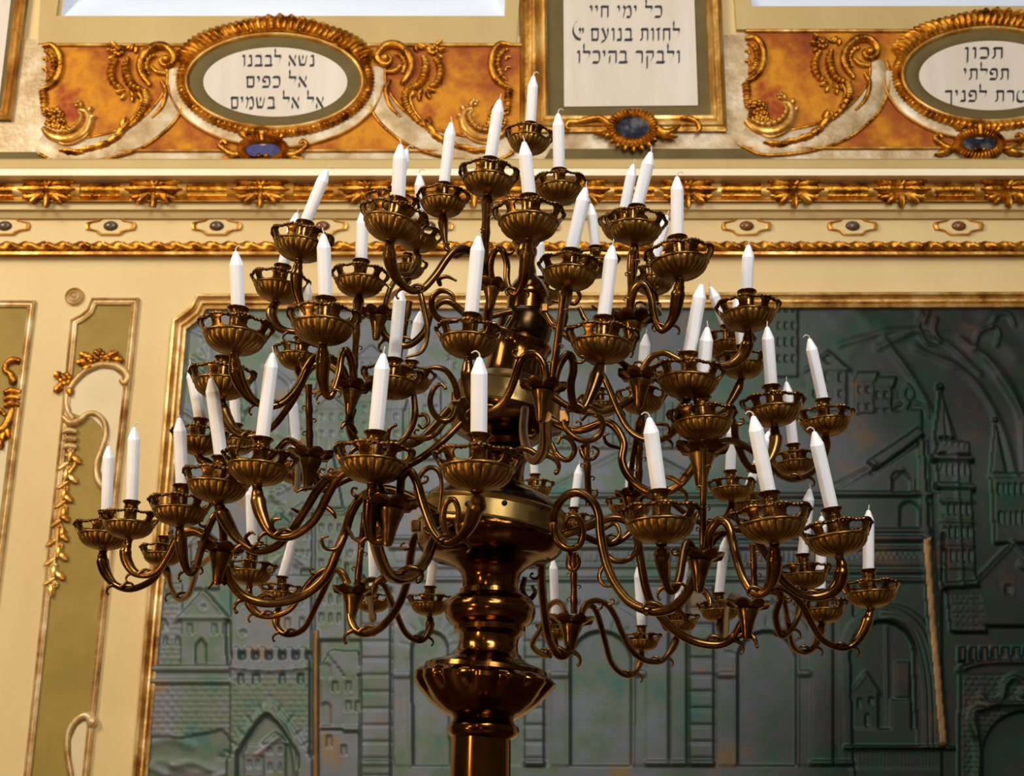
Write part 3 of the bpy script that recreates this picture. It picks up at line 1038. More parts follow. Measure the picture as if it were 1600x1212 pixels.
wtube(mb, [(100, 652), (112, 662), (126, 658), (138, 648), (152, 648), (164, 660), (167, 680), (160, 704), (152, 726), (154, 750), (166, 766), (176, 770)], [4, 7, 6, 4.5, 4.5, 4.5, 4.5, 4.5, 4.5, 4.5, 4.5, 4.5], 0.014)
wtube(mb, [(146, 1128), (136, 1118), (122, 1124), (110, 1140), (106, 1164), (110, 1196), (118, 1240)], [7, 6, 5, 4.5, 4.5, 4.5, 4.5], 0.014)
mb.ball(W(146, 1128, 0.016), 9 * wscale(146, 1128), 12)
for y in (674, 686, 698):
    wtube(mb, [(100, y + 3), (110, y), (122, y + 2)], [4, 6, 4], 0.014)
mb.build('scroll_carving', 'silver_frame', pan2)
mb = MB()
flower(mb, 156, 556, 10, 0.02)
flower(mb, 146, 562, 8, 0.02)
flower(mb, 166, 564, 8, 0.02)
flower(mb, 104, 594, 11, 0.02)
for x, y, a_, L in ((142, 560, 160, 18), (136, 566, 190, 16), (168, 558, 20, 20), (178, 562, -10, 18), (100, 600, 230, 20), (110, 606, 280, 16), (96, 590, 150, 12), (150, 572, 200, 20)):
    wleaf(mb, x, y, a_, L, 7, 0.014)
mb.build('carved_roses', 'gold', pan2)
mb = MB()
for k in range(22):
    y = 704 + k * 10
    x = 113 - (y - 700) * 0.135
    wleaf(mb, x + 3 * math.sin(k * 1.7), y, -90 + 62 * math.sin(k * 2.1), 20, 6.5, 0.012)
    if k % 3 == 0:
        flower(mb, x + 4 * math.sin(k), y, 6, 0.014)
wtube(mb, [(104, 712), (116, 716), (118, 728), (108, 742), (98, 764), (96, 790), (92, 820), (90, 850), (86, 880), (86, 910)], [3, 3, 3, 3, 3, 3, 3, 3, 3, 2], 0.012)
mb.build('leaf_garland', 'gold_frame', pan2)

knob = thing('wall_rosette', 'small round turned rosette on the cream wall above the notched panel', 'rosette', W(117, 464))
mb = MB()
s = wscale(117, 464)
c = W(117, 464)
R = Matrix.Rotation(math.radians(90), 4, 'X')
R.translation = Vector(c)
mb.lathe([(14.5 * s, 0), (14.5 * s, 0.012), (13 * s, 0.018), (11 * s, 0.012), (9.5 * s, 0.008), (8.5 * s, 0.016), (7 * s, 0.018), (6 * s, 0.010), (4.5 * s, 0.012), (3 * s, 0.022), (0, 0.026)], 28, np.array(R))
mb.build('turned_disc', 'silver_frame', knob, angle=50)

# ================================================================== THE BRONZE RELIEF
relief = thing('relief_panel', 'large dark bronze relief of an old walled city in a stepped gilt frame', 'relief', W(800, 1240))
mb = MB()
FR = [(186, 1330), (211, 1212), (232, 960), (254, 720), (272, 504), (284, 497), (300, 484), (310, 464), (1600, 461), (1752, 461), (1752, 1322), (202, 1322)]
FR = [(203, 1322)] + FR[1:]
frame_strip(mb, FR, 0, [(-1, 0.005), (0, 0.045), (2, 0.056), (6, 0.060), (8, 0.050), (9, 0.040), (12, 0.046), (15, 0.044), (16, 0.030), (19, 0.034), (22, 0.030), (23, 0.0)], -1)
for f in range(len(mb.f)):
    pass
mb.build('gilt_frame', 'relief_frame', relief, angle=30)

RX0, RX1, RY0, RY1, STEP = 196, 1760, 458, 1330, 1.9
gx = np.arange(RX0, RX1 + STEP, STEP)
gy = np.arange(RY0, RY1 + STEP, STEP)
GX, GY = np.meshgrid(gx, gy)
H = np.zeros_like(GX)
PID = np.zeros(GX.shape, int)
PARTS = ['sky_ground', 'city_wall', 'gate_tower', 'far_houses', 'church_facade', 'arcade', 'octagonal_tower', 'side_pilaster', 'castle_gate', 'upper_houses', 'thin_tower', 'gate_pier']
MMPX = 0.003


def inside(pts):
    p = np.asarray(pts, float)
    r = np.zeros(GX.shape, bool)
    j = len(p) - 1
    for i in range(len(p)):
        xi, yi, xj, yj = p[i][0], p[i][1], p[j][0], p[j][1]
        c = ((yi > GY) != (yj > GY)) & (GX < (xj - xi) * (GY - yi) / (yj - yi + 1e-9) + xi)
        r ^= c
        j = i
    return r


def put(pts, h, pid=None):
    m = inside(pts)
    H[m] = h
    if pid is not None:
        PID[m] = pid
    return m


def bump(pts, h):
    H[inside(pts)] += h


def rect(x0, y0, x1, y1):
    return [(x0, y0), (x1, y0), (x1, y1), (x0, y1)]


def stroke(pts, w, h, sp=True):
    q = spline(pts, 6) if sp and len(pts) > 2 else np.asarray(pts, float)
    best = np.full(GX.shape, 1e9)
    x0, x1, y0, y1 = q[:, 0].min() - 3 * w, q[:, 0].max() + 3 * w, q[:, 1].min() - 3 * w, q[:, 1].max() + 3 * w
    ii = np.where((gy >= y0) & (gy <= y1))[0]
    jj = np.where((gx >= x0) & (gx <= x1))[0]
    if len(ii) == 0 or len(jj) == 0:
        return
    sl = np.s_[ii[0]:ii[-1] + 1, jj[0]:jj[-1] + 1]
    X, Y = GX[sl], GY[sl]
    b = np.full(X.shape, 1e9)
    for i in range(len(q) - 1):
        a, d = q[i], q[i + 1] - q[i]
        L = d @ d + 1e-9
        t = np.clip(((X - a[0]) * d[0] + (Y - a[1]) * d[1]) / L, 0, 1)
        b = np.minimum(b, np.hypot(X - a[0] - t * d[0], Y - a[1] - t * d[1]))
    H[sl] += h * np.exp(-(b / w) ** 2)


def disc(cx, cy, r, h, ry=None):
    H[((GX - cx) / r) ** 2 + ((GY - cy) / (ry or r)) ** 2 < 1] += h


def win(x, y, w=9, h=15, d=-0.010):
    bump(rect(x - w / 2 - 1.5, y - h / 2 - 1.5, x + w / 2 + 1.5, y + h / 2 + 1.5), 0.003)
    bump(rect(x - w / 2, y - h / 2, x + w / 2, y + h / 2), d)


def bricks(x0, y0, x1, y1, bw=15, bh=8.5, d=-0.003):
    m = (GX > x0) & (GX < x1) & (GY > y0) & (GY < y1)
    row = np.floor(GY / bh)
    fy = GY / bh - row
    fx = (GX / bw + 0.5 * (row % 2)) % 1
    H[m & ((fy < 0.24) | (fx < 0.14))] += d


def arch(cx, top, x0, x1, bottom, pointed=False, n=16):
    r = (x1 - x0) / 2
    pts = [(x0, bottom)]
    for k in range(n + 1):
        t = PI - PI * k / n
        yy = math.sin(t)
        if pointed:
            yy = yy ** 0.8 if abs(math.cos(t)) > 0.0 else 1
            yy = 1 - abs(math.cos(t)) ** 1.35
        pts.append((cx + r * math.cos(t), top + (r if not pointed else r * 1.35) * (1 - yy)))
    pts.append((x1, bottom))
    return pts


def house(x, y, w, h, hh, pid, roof='gable', wins=2):
    put(rect(x, y, x + w, y + h), hh, pid)
    if roof == 'gable':
        put([(x - 4, y + 2), (x + w / 2, y - w * 0.45), (x + w + 4, y + 2)], hh + 0.003, pid)
        stroke([(x - 5, y + 2), (x + w / 2, y - w * 0.47), (x + w + 5, y + 2)], 2.2, 0.007, False)
    else:
        put([(x - 3, y + 1), (x + w * 0.2, y - 16), (x + w + 8, y - 16), (x + w + 3, y + 1)], hh + 0.004, pid)
        for k in range(6):
            stroke([(x + w * (0.2 + k * 0.15), y - 15), (x + w * k / 5.5, y)], 1.4, -0.003, False)
    for r in range(max(1, int(h // 26))):
        for k in range(wins):
            win(x + w * (k + 0.5) / wins, y + 13 + r * 26, 7, 12, -0.008)


# sky: drifting smoke and foliage
for k in range(26):
    x, y = random.uniform(1200, 1750), random.uniform(470, 640)
    L = random.uniform(60, 160)
    stroke([(x, y), (x + L * 0.3, y - 18 + random.uniform(-8, 8)), (x + L * 0.7, y + random.uniform(-5, 25)), (x + L, y + random.uniform(10, 60))], random.uniform(6, 14), random.uniform(-0.003, 0.004))
for k in range(44):
    x, y = random.uniform(275, 480), random.uniform(480, 700)
    a_ = random.uniform(0.6, 2.2)
    L = random.uniform(20, 60)
    stroke([(x, y), (x + L * 0.5 * math.cos(a_) + 8, y + L * 0.5 * math.sin(a_)), (x + L * math.cos(a_), y + L * math.sin(a_))], random.uniform(2, 5), random.uniform(0.004, 0.011))
for k in range(24):
    x, y = random.uniform(600, 1200), random.uniform(480, 640)
    stroke([(x, y), (x + 30, y - 10), (x + 70, y + 8)], random.uniform(3, 8), random.uniform(-0.004, 0.006))
for p in ([(1380, 530), (1430, 600), (1478, 690)], [(1430, 545), (1510, 585), (1560, 660), (1590, 760)], [(1500, 530), (1570, 590), (1620, 700)], [(1540, 560), (1590, 640), (1600, 760)],
          [(1560, 590), (1610, 680), (1625, 800)], [(1370, 545), (1430, 520), (1480, 540), (1530, 585)], [(1310, 540), (1380, 520), (1430, 515)]):
    stroke(p, 5, 0.006)
for p in ([(1440, 492), (1434, 512), (1446, 536), (1462, 540)], [(1462, 500), (1458, 516), (1468, 536)], [(1450, 488), (1442, 505)],
          [(1522, 545), (1528, 522), (1548, 512), (1560, 520), (1556, 540)], [(1548, 512), (1556, 494), (1574, 492), (1584, 508)]):
    stroke(p, 3.0, 0.008)
# palmette on the gable
for p in ([(1418, 602), (1410, 616), (1418, 628), (1426, 616), (1418, 602)], [(1416, 630), (1410, 652), (1416, 676)], [(1420, 630), (1412, 648), (1418, 680)], [(1408, 632), (1396, 636), (1392, 655)], [(1428, 630), (1444, 636), (1450, 652)]):
    stroke(p, 2.4, 0.007)
# upper houses on the hill
put([(1212, 466), (1246, 466), (1246, 590), (1205, 590)], 0.008, 9)
for r in range(4):
    for k in range(3):
        win(1217 + k * 11, 484 + r * 26, 6, 12)
house(1262, 578, 60, 66, 0.008, 9, 'gable', 3)
disc(1293, 562, 7, -0.007)
house(1334, 598, 30, 56, 0.013, 9, 'shed', 2)
house(1364, 606, 28, 60, 0.009, 9, 'flat', 2)
stroke([(1240, 660), (1330, 655), (1390, 690)], 2, 0.006)
house(1300, 700, 40, 40, 0.006, 9, 'gable', 2)
for x, y, w, h in ((452, 610, 38, 90), (496, 640, 44, 70), (540, 628, 40, 90), (584, 640, 46, 100), (640, 600, 50, 120), (560, 560, 40, 60), (700, 560, 44, 100)):
    house(x, y, w, h, 0.006 + 0.004 * random.random(), 3, random.choice(['gable', 'flat']), random.choice([2, 3]))
# tree
for k in range(24):
    x, y = 432 + random.gauss(0, 11), 770 + random.gauss(0, 14)
    disc(x, y, random.uniform(4, 7), 0.004)
# mid-left town
for x, y, w, h in ((380, 860, 34, 60), (418, 820, 36, 70), (458, 800, 30, 90), (540, 800, 36, 80), (580, 830, 40, 70), (430, 880, 40, 60), (392, 920, 34, 80), (450, 920, 36, 70), (545, 880, 46, 120), (300, 850, 44, 70)):
    house(x, y, w, h, 0.010 + 0.004 * random.random(), 3, random.choice(['gable', 'flat', 'gable']), random.choice([2, 2, 3]))
put(rect(494, 800, 540, 1000), 0.016, 3)
put([(500, 796), (517, 690), (537, 796)], 0.015, 3)
bump(rect(490, 796, 544, 804), 0.006)
for r in range(6):
    for k in range(3):
        win(503 + k * 14, 826 + r * 28, 6, 14)

# city wall and gable house
put(rect(222, 1040, 366, 1160), 0.020, 1)
put([(238, 912), (286, 912), (286, 1040), (228, 1040)], 0.012, 1)
bricks(230, 912, 284, 1040, 12, 8)
for x in (246, 264):
    win(x, 930, 10, 16)
disc(256, 976, 8, -0.008)
for x in (240, 260, 278):
    win(x, 1002, 8, 14)
put([(286, 968), (354, 968), (356, 1040), (284, 1040)], 0.018, 1)
put([(278, 970), (320, 922), (362, 970)], 0.022, 1)
stroke([(277, 970), (320, 922), (363, 970)], 2.6, 0.010, False)
stroke([(280, 966), (360, 966)], 1.6, 0.006, False)
disc(320, 950, 7, 0.004)
disc(320, 950, 5, -0.008)
for x in (299, 337, 353):
    win(x, 985, 9, 17)
bump(arch(316, 998, 307, 325, 1038, True), -0.012)
bump(rect(222, 1041, 366, 1049), 0.010)
bump(rect(220, 1062, 366, 1068), 0.009)
bricks(222, 1070, 364, 1152)
put([(222, 1150), (290, 1152), (350, 1140), (366, 1160), (366, 1330), (196, 1330)], 0.010, 1)
for k in range(26):
    x, y = random.uniform(200, 350), random.uniform(1160, 1320)
    stroke([(x, y), (x + 30, y - 6), (x + 60, y + 5)], random.uniform(4, 9), random.uniform(-0.004, 0.007))

# gate tower
put(rect(362, 900, 488, 1020), 0.020, 2)
for x, y in ((376, 940), (396, 946), (420, 936), (446, 946), (470, 940), (450, 975), (474, 976)):
    win(x, y, 10, 18)
disc(382, 990, 8, 0.004)
disc(382, 990, 6, -0.009)
put(rect(362, 1030, 486, 1330), 0.030, 2)
for k in range(6):
    put(rect(364 + k * 21, 1012, 376 + k * 21, 1032), 0.030, 2)
for k in range(60):
    x = 362 + 124 * k / 59
    bump(rect(x - 1.2, 1040 - 5 * math.sin(PI * k / 59) * -1, x + 1.2, 1046 + 5 * math.sin(PI * k / 59)), 0.006)
bricks(364, 1052, 484, 1330, 13, 8)
for x in (378, 402, 443, 472):
    win(x, 1062, 10, 18, -0.014)
put(arch(424, 1096, 350, 484, 1330, True), 0.036, 2)
for k in range(13):
    t = PI - PI * (k + 0.5) / 13
    x, y = 424 + 62 * math.cos(t), 1186 - 84 * (1 - abs(math.cos(t)) ** 1.35)
    stroke([(x, y), (x + 14 * math.cos(t), y - 14 * math.sin(t))], 1.6, -0.007, False)
put(arch(420, 1114, 370, 466, 1330, True), 0.008, 2)
stroke([(420, 1116), (445, 1136), (460, 1176), (466, 1240)], 3, 0.014)
house(384, 1180, 26, 120, 0.014, 2, 'flat', 2)
house(414, 1160, 34, 120, 0.018, 2, 'gable', 2)
stroke([(402, 1180), (440, 1150)], 2.5, 0.006, False)
put(rect(489, 985, 499, 1330), 0.024, 11)

# houses right of the gate
put([(501, 1042), (514, 1022), (540, 1060), (540, 1140), (501, 1140)], 0.016, 3)
put([(512, 1020), (520, 1016), (562, 1018), (566, 1056), (540, 1058)], 0.021, 3)
put(rect(538, 1058, 564, 1146), 0.020, 3)
for x, y in ((525, 1074), (546, 1074), (546, 1104), (560, 1104)):
    win(x, y, 9, 18)
bump(arch(510, 1036, 502, 518, 1060), -0.006)
bump(arch(510, 1098, 502, 518, 1134), -0.008)
bump(rect(500, 1136, 562, 1142), 0.008)
put(rect(500, 1142, 562, 1330), 0.012, 3)
for x, y in ((515, 1158), (538, 1172)):
    win(x, y, 10, 18)
for y in (1010,):
    for x in (515, 530, 548):
        win(x, y, 8, 10)

# church front: wall sheet, pediment, planks
put(rect(566, 770, 1470, 1330), 0.018, 4)
put([(700, 700), (1440, 640), (1440, 772), (700, 772)], 0.008, 4)
for k in range(24):
    x = 840 + k * 13
    stroke([(x, 632), (x - 3, 696)], 2.2, 0.006, False)
put([(860, 770), (990, 700), (1120, 770)], 0.014, 4)
stroke([(848, 772), (990, 698), (1132, 772)], 3, 0.010, False)
bump(rect(800, 694, 1180, 702), 0.006)
for y, h, d in ((772, 8, 0.012), (786, 5, 0.006), (838, 6, 0.010), (850, 10, 0.014), (884, 5, 0.008), (904, 6, 0.010)):
    bump(rect(610, y, 1452, y + h), d)
for k in range(100):
    x = 620 + k * 8.3
    bump(rect(x, 864, x + 4.5, 878), 0.005)
for k in range(40):
    disc(640 + 20 * k, 940, 6, 0.004)
# roof beam and side wall of the church
put([(1290, 772), (1372, 726), (1440, 690), (1474, 1168), (1290, 1168)], 0.022, 4)
put([(1352, 724), (1432, 670), (1442, 682), (1366, 738)], 0.042, 4)
stroke([(1300, 762), (1362, 730)], 4, 0.012, False)
stroke([(1360, 742), (1440, 690)], 2, -0.012, False)
put(arch(1406, 738, 1391, 1423, 772), 0.010, 4)
stroke([(1391, 772), (1391, 752), (1407, 736), (1423, 752), (1423, 772)], 1.8, 0.008, False)
for y, h, d in ((770, 9, 0.016), (828, 7, 0.010), (838, 10, 0.018), (856, 6, 0.008), (874, 12, 0.004), (892, 6, 0.010), (905, 6, 0.008)):
    bump(rect(1290, y, 1452, y + h), d)
for k in range(34):
    disc(1300 + k * 4.4, 868 + 4 * (k % 2), 2.5, 0.004)
put(arch(1418, 786, 1403, 1434, 826), 0.012, 4)
stroke([(1446, 690), (1458, 900), (1480, 1168)], 2, 0.006)
# arcade
for cx, x0, x1 in ((672, 646, 704), (938, 890, 986), (1196, 1150, 1242)):
    r = (x1 - x0) / 2
    put(arch(cx, 946, x0 - 30, x1 + 28, 1196), 0.022, 5)
    for k in range(9):
        t = PI * (k + 0.5) / 9
        stroke([(cx + r * 1.05 * math.cos(t), 985 + r - r * 1.05 * math.sin(t)), (cx + (r + 18) * math.cos(t), 985 + r - (r + 18) * math.sin(t))], 1.4, -0.004, False)
    put(arch(cx, 982, x0 - 5, x1 + 4, 1196), 0.026, 5)
    put(arch(cx, 987, x0, x1, 1196), 0.003, 5)
    bump(rect(x0 - 32, 1050, x0 - 2, 1060), 0.008)
    bump(rect(x1 + 2, 1048, x1 + 26, 1058), 0.008)
for x0, x1, joints in ((566, 612, True), (1008, 1044, False), (1046, 1072, False), (1076, 1114, True), (1264, 1300, False), (1304, 1332, False), (820, 850, True)):
    put(rect(x0, 916, x1, 1330), 0.032 if joints else 0.026, 5)
    if joints:
        for k in range(14):
            stroke([(x0, 926 + k * 26), (x1, 926 + k * 26)], 1.6, -0.008, False)
    stroke([(x1 + 1, 920), (x1 + 1, 1200)], 1.6, -0.010, False)
    bump(rect(x0 - 2, 1188, x1 + 2, 1196), 0.010)
    bump(rect(x0 - 2, 1196, x1 + 2, 1330), 0.005)
put(rect(614, 1196, 1330, 1330), 0.020, 5)
for x0, x1, joints in ((566, 612, True), (1076, 1114, True)):
    pass
# big side arch with a view into a street
put(arch(1384, 944, 1318, 1466, 1168), 0.028, 5)
for k, d in enumerate((6, 14, 22)):
    stroke([(1466 - d, 1168), (1462 - d, 1060), (1444 - d, 990), (1410 - d * 0.6, 955 + d * 0.6), (1376, 946 + d)], 2.4, 0.008)
put(arch(1376, 972, 1330, 1430, 1140), 0.002, 5)
put(rect(1330, 1140, 1432, 1166), 0.014, 5)
put(rect(1398, 1034, 1420, 1092), 0.010, 5)
put(rect(1390, 1094, 1422, 1142), 0.014, 5)
put([(1332, 1076), (1352, 1050), (1372, 1082), (1372, 1140), (1332, 1140)], 0.010, 5)
stroke([(1330, 1078), (1352, 1050), (1374, 1084)], 2, 0.006, False)
win(1342, 1098, 7, 12)
win(1360, 1096, 7, 12)
win(1354, 1126, 8, 18)
stroke([(1384, 980), (1386, 1138)], 1.6, 0.006, False)
bump(rect(1316, 1166, 1490, 1172), 0.016)
for k in range(30):
    stroke([(1322 + k * 5.4, 1176), (1322 + k * 5.4, 1200)], 1.3, -0.004, False)
# ochre pilaster
put([(1432, 690), (1441, 688), (1449, 842), (1437, 846)], 0.036, 4)
put([(1437, 846), (1449, 842), (1461, 1000), (1477, 1164), (1463, 1164), (1449, 1000)], 0.038, 7)

# octagonal tower
put([(1462, 720), (1512, 722), (1524, 928), (1478, 928)], 0.030, 6)
put([(1452, 712), (1518, 716), (1520, 724), (1454, 722)], 0.044, 6)
put([(1458, 756), (1520, 760), (1522, 768), (1460, 766)], 0.042, 6)
put([(1468, 912), (1526, 908), (1528, 918), (1470, 922)], 0.042, 6)
put([(1464, 690), (1510, 694), (1514, 714), (1458, 712)], 0.034, 6)
for k in range(6):
    put(rect(1460 + k * 9.5, 680 + k * 2.6, 1465 + k * 9.5, 696 + k * 2), 0.036, 6)
put([(1467, 612), (1458, 686), (1492, 688)], 0.030, 6)
stroke([(1467, 612), (1470, 688)], 1.6, 0.008, False)
stroke([(1467, 612), (1482, 688)], 1.6, 0.006, False)
disc(1467, 606, 5, 0.03)
stroke([(1490, 722), (1500, 928)], 2, 0.006, False)
for y in (738, 798, 834, 870):
    for k in range(5):
        win(1468 + k * 9.5 + (y - 738) * 0.05, y, 5, 17, -0.012)
for y in (784, 816, 852, 888):
    stroke([(1466, y), (1520, y + 2)], 2, 0.006, False)
put([(1478, 922), (1534, 918), (1540, 990), (1484, 988)], 0.022, 6)
bricks(1484, 926, 1534, 986, 10, 7)
# thin tower and gabled house beyond
put([(1548, 748), (1602, 748), (1606, 850), (1552, 850)], 0.020, 10)
put([(1553, 660), (1546, 740), (1570, 740)], 0.018, 10)
disc(1553, 657, 3, 0.018)
bump(rect(1544, 740, 1606, 748), 0.012)
for k in range(5):
    win(1558 + k * 9, 766, 5, 18)
for k in range(5):
    win(1560 + k * 9, 810, 5, 18)
put([(1524, 908), (1580, 848), (1640, 908), (1640, 980), (1540, 980)], 0.022, 10)
stroke([(1522, 910), (1580, 848), (1642, 910)], 3, 0.010, False)
win(1572, 922, 12, 16)
disc(1594, 884, 8, 0.006)
# castle gate bottom right
put([(1498, 1040), (1560, 1026), (1760, 1026), (1760, 1330), (1496, 1330)], 0.030, 8)
for k in range(16):
    put(rect(1496 + k * 17, 1012, 1506 + k * 17, 1034), 0.034, 8)
stroke([(1496, 1048), (1530, 1038), (1600, 1036), (1760, 1038)], 3, 0.014)
bricks(1500, 1054, 1760, 1330, 12, 8)
for p in ([(1530, 1090), (1540, 1100), (1560, 1092), (1566, 1070), (1580, 1060), (1594, 1070), (1592, 1088)], [(1518, 1150), (1512, 1130), (1516, 1112), (1530, 1108)], [(1524, 1110), (1560, 1102), (1600, 1100)], [(1518, 1120), (1524, 1180), (1520, 1240)]):
    stroke(p, 4.5, 0.016)
put(arch(1600, 1112, 1532, 1668, 1330), 0.006, 8)

# light smoothing of the cast and a hammered grain
for _ in range(1):
    Hp = np.pad(H, 1, mode='edge')
    H = (Hp[1:-1, 1:-1] * 4 + Hp[:-2, 1:-1] * 2 + Hp[2:, 1:-1] * 2 + Hp[1:-1, :-2] * 2 + Hp[1:-1, 2:] * 2 + Hp[:-2, :-2] + Hp[2:, 2:] + Hp[:-2, 2:] + Hp[2:, :-2]) / 16
H += rng.normal(0, 0.0001, H.shape)
# clip to the frame opening (notched corner)
keep = inside([(201, 1324), (209, 1212), (230, 960), (252, 720), (270, 503), (283, 495), (299, 483), (309, 462), (1754, 460), (1754, 1324)])
pts3 = np.zeros(GX.shape + (3,))
aa, bb = (GX - 800.0) / F_PX, (606.0 - GY) / F_PX
dy = CT - bb * ST
pts3[..., 0] = aa * YW / dy
pts3[..., 1] = YW - 0.008 - np.maximum(0, H * 1.0)
pts3[..., 2] = CAM[2] + (ST + bb * CT) * YW / dy
nr, nc = GX.shape
org = ORIGIN[relief.name]
cell = PID[:-1, :-1]
okc = keep[:-1, :-1] & keep[1:, :-1] & keep[:-1, 1:] & keep[1:, 1:]
idx = np.arange(nr * nc).reshape(nr, nc)
for k, pname in enumerate(PARTS):
    sel = (cell == k) & okc
    if not sel.any():
        continue
    q = np.stack([idx[:-1, :-1][sel], idx[1:, :-1][sel], idx[1:, 1:][sel], idx[:-1, 1:][sel]], 1)
    used, inv = np.unique(q.ravel(), return_inverse=True)
    v = pts3.reshape(-1, 3)[used] - org
    me = bpy.data.meshes.new(pname)
    me.from_pydata(v.tolist(), [], inv.reshape(-1, 4).tolist())
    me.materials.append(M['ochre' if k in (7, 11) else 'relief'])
    me.polygons.foreach_set('use_smooth', [True] * len(me.polygons))
    me.update()
    o = link(bpy.data.objects.new(pname, me))
    o.parent = relief

# ================================================================== THE CANDELABRUM
BASE = np.array([on_y(752, 1212, AX_Y)[0] - 0.02, AX_Y, 0.0])
cand = thing('candelabrum', 'tall branching bronze candelabrum with tiers of fluted candle cups on scrolled arms', 'candelabrum', BASE)


def axis_x(y):
    ys = [380, 450, 510, 560, 660, 730, 840, 985, 1060, 1212]
    xs = [822, 825, 820, 808, 788, 785, 768, 765, 758, 751.5]
    return float(np.interp(y, ys, xs))


def turned(name, prof, mat, fn=None, seg=56, extra=None):
    """turned section; prof = [(photo y, radius in photo px)] from low to high"""
    mb = MB()
    n = len(prof)
    a = np.linspace(0, 2 * PI, seg, endpoint=False)
    g = np.zeros((n, seg, 3))
    for i, (y, r) in enumerate(prof):
        c = on_y(axis_x(y), y, AX_Y)
        dep = AX_Y / ray(axis_x(y), y)[1]
        R_ = r * dep / F_PX
        c2 = on_y(axis_x(y - 10), y - 10, AX_Y)
        up = c2 - c
        up /= np.linalg.norm(up)
        ux = np.cross(up, [0, -1.0, 0])
        ux = np.cross([0, 1.0, 0], up)
        ux /= np.linalg.norm(ux)
        uy = np.cross(up, ux)
        for j, t in enumerate(a):
            rr_, dz = fn(R_, i, t) if fn else (R_, 0)
            g[i, j] = c + ux * rr_ * math.cos(t) + uy * rr_ * math.sin(t) + up * dz
    mb.grid(g, close_v=True, flip=True)
    mb.f.append(tuple(range(seg))[::-1])
    mb.f.append(tuple((n - 1) * seg + j for j in range(seg)))
    return mb.build(name, mat, cand, angle=32)


# foot and shaft down to the floor (below the frame)
sh_top = on_y(752, 1146, AX_Y)
mb = MB()
Rz = np.eye(4)
Rz[:3, 3] = (BASE[0], BASE[1], 0)
mb.lathe([(0.42, 0), (0.42, 0.08), (0.40, 0.10), (0.34, 0.12), (0.33, 0.20), (0.28, 0.24), (0.20, 0.32), (0.13, 0.45), (0.10, 0.52), (0.115, 0.55), (0.10, 0.58), (0.07, 0.62)], 48, Rz)
mb.build('foot', 'column', cand)
p0, p1 = np.array([BASE[0], BASE[1], 0.6]), sh_top
mb = MB()
mb.tube([p0, p0 * 0.5 + p1 * 0.5, p1], [0.072, 0.068, 46.3 * (AX_Y / ray(752, 1146)[1]) / F_PX], 48)
mb.build('shaft', 'column', cand)
turned('neck_ring', [(1154, 46), (1150, 52), (1146, 55.5), (1140, 57), (1134, 55.5), (1130, 50), (1124, 47), (1120, 48)], 'column')


def lobes(R_, i, t):
    k = [0, 0.1, 0.25, 0.5, 0.9, 1, 0.95, 0.5, 0.1, 0][min(i, 9)]
    s = abs(math.sin(7 * t))
    return R_ * (1 + 0.085 * k * (s ** 0.45 - 0.75)), 0


turned('lobed_collar', [(1124, 48), (1112, 68), (1098, 86), (1086, 96), (1076, 104), (1067, 110), (1060, 109.5), (1054, 104), (1051, 98), (1044, 96), (1040, 88), (1034, 70), (1026, 56), (1020, 52)], 'column', lobes, 84)
turned('lower_neck', [(1024, 52), (1016, 48), (1004, 46), (994, 47), (989, 52), (987, 56), (979, 56), (978, 54)], 'column')
turned('bulb', [(980, 54), (974, 63), (966, 69), (956, 71.5), (946, 70.5), (937, 65), (931, 56), (929, 48)], 'column')
turned('upper_neck', [(931, 47), (929, 49), (922, 48), (920, 44), (908, 43.5), (896, 47), (886, 56), (878, 72), (873, 92), (870, 98)], 'column')


def seams(R_, i, t):
    f = (t * 18 / (2 * PI)) % 1
    return R_ * (0.99 if f < 0.06 else 1.0), 0


turned('drum_underside', [(874, 92), (868, 103), (860, 111), (852, 115), (844, 117), (836, 117.5), (832, 116)], 'column', seams, 108)
turned('drum_band', [(834, 112), (833, 118), (830, 118.5), (828, 112), (804, 111), (802, 113), (798, 114.5), (796, 112)], 'brass')
turned('drum_top', [(798, 112), (794, 111), (788, 107), (780, 99), (773, 86), (768, 70), (765, 62), (761, 58), (757, 48)], 'dark_bronze', seams, 108)
turned('middle_neck', [(762, 46), (750, 38), (738, 35), (726, 35), (718, 38), (714, 44), (710, 46), (706, 44), (700, 40), (696, 42), (690, 46), (684, 52)], 'column')
turned('middle_drum_underside', [(692, 50), (684, 62), (674, 80), (664, 88), (658, 91), (652, 91.5), (648, 88), (646, 82)], 'column')
turned('middle_drum', [(648, 82), (646, 84), (616, 82), (614, 84), (610, 80), (606, 68), (600, 60), (594, 54)], 'brass')
turned('vase', [(598, 52), (592, 50), (586, 49), (574, 47), (560, 46.5), (548, 46), (544, 48), (540, 50), (536, 49), (532, 44)], 'column')
turned('dark_ball', [(548, 30), (544, 34), (534, 40), (522, 43), (508, 44), (497, 43), (493, 40), (490, 31)], 'dark_bronze')
turned('top_drum', [(494, 32), (490, 33), (488, 31), (468, 31), (466, 33), (462, 34), (456, 32), (448, 28), (440, 22), (434, 16), (430, 14)], 'column')
turned('finial', [(434, 14), (424, 14), (414, 12), (404, 12), (398, 16), (392, 17), (386, 15), (382, 19), (378, 22), (374, 20), (372, 10)], 'bronze')
# screw heads on the drum band
for t in (-0.35, 0.15, 0.7, 1.25):
    y = 814
    c = on_y(axis_x(y), y, AX_Y)
    dep = AX_Y / ray(axis_x(y), y)[1]
    R_ = 112 * dep / F_PX
    mb = MB()
    mb.ball((c[0] + R_ * math.sin(t), c[1] - R_ * math.cos(t), c[2] + 0.004), 0.006, 12, (1, 0.6, 1))
    mb.build('screw_head', 'dark_bronze', cand)

# ---------------------------------------------------------------- candle cup (unit rim width, ledge at z = 0)
FL = 22


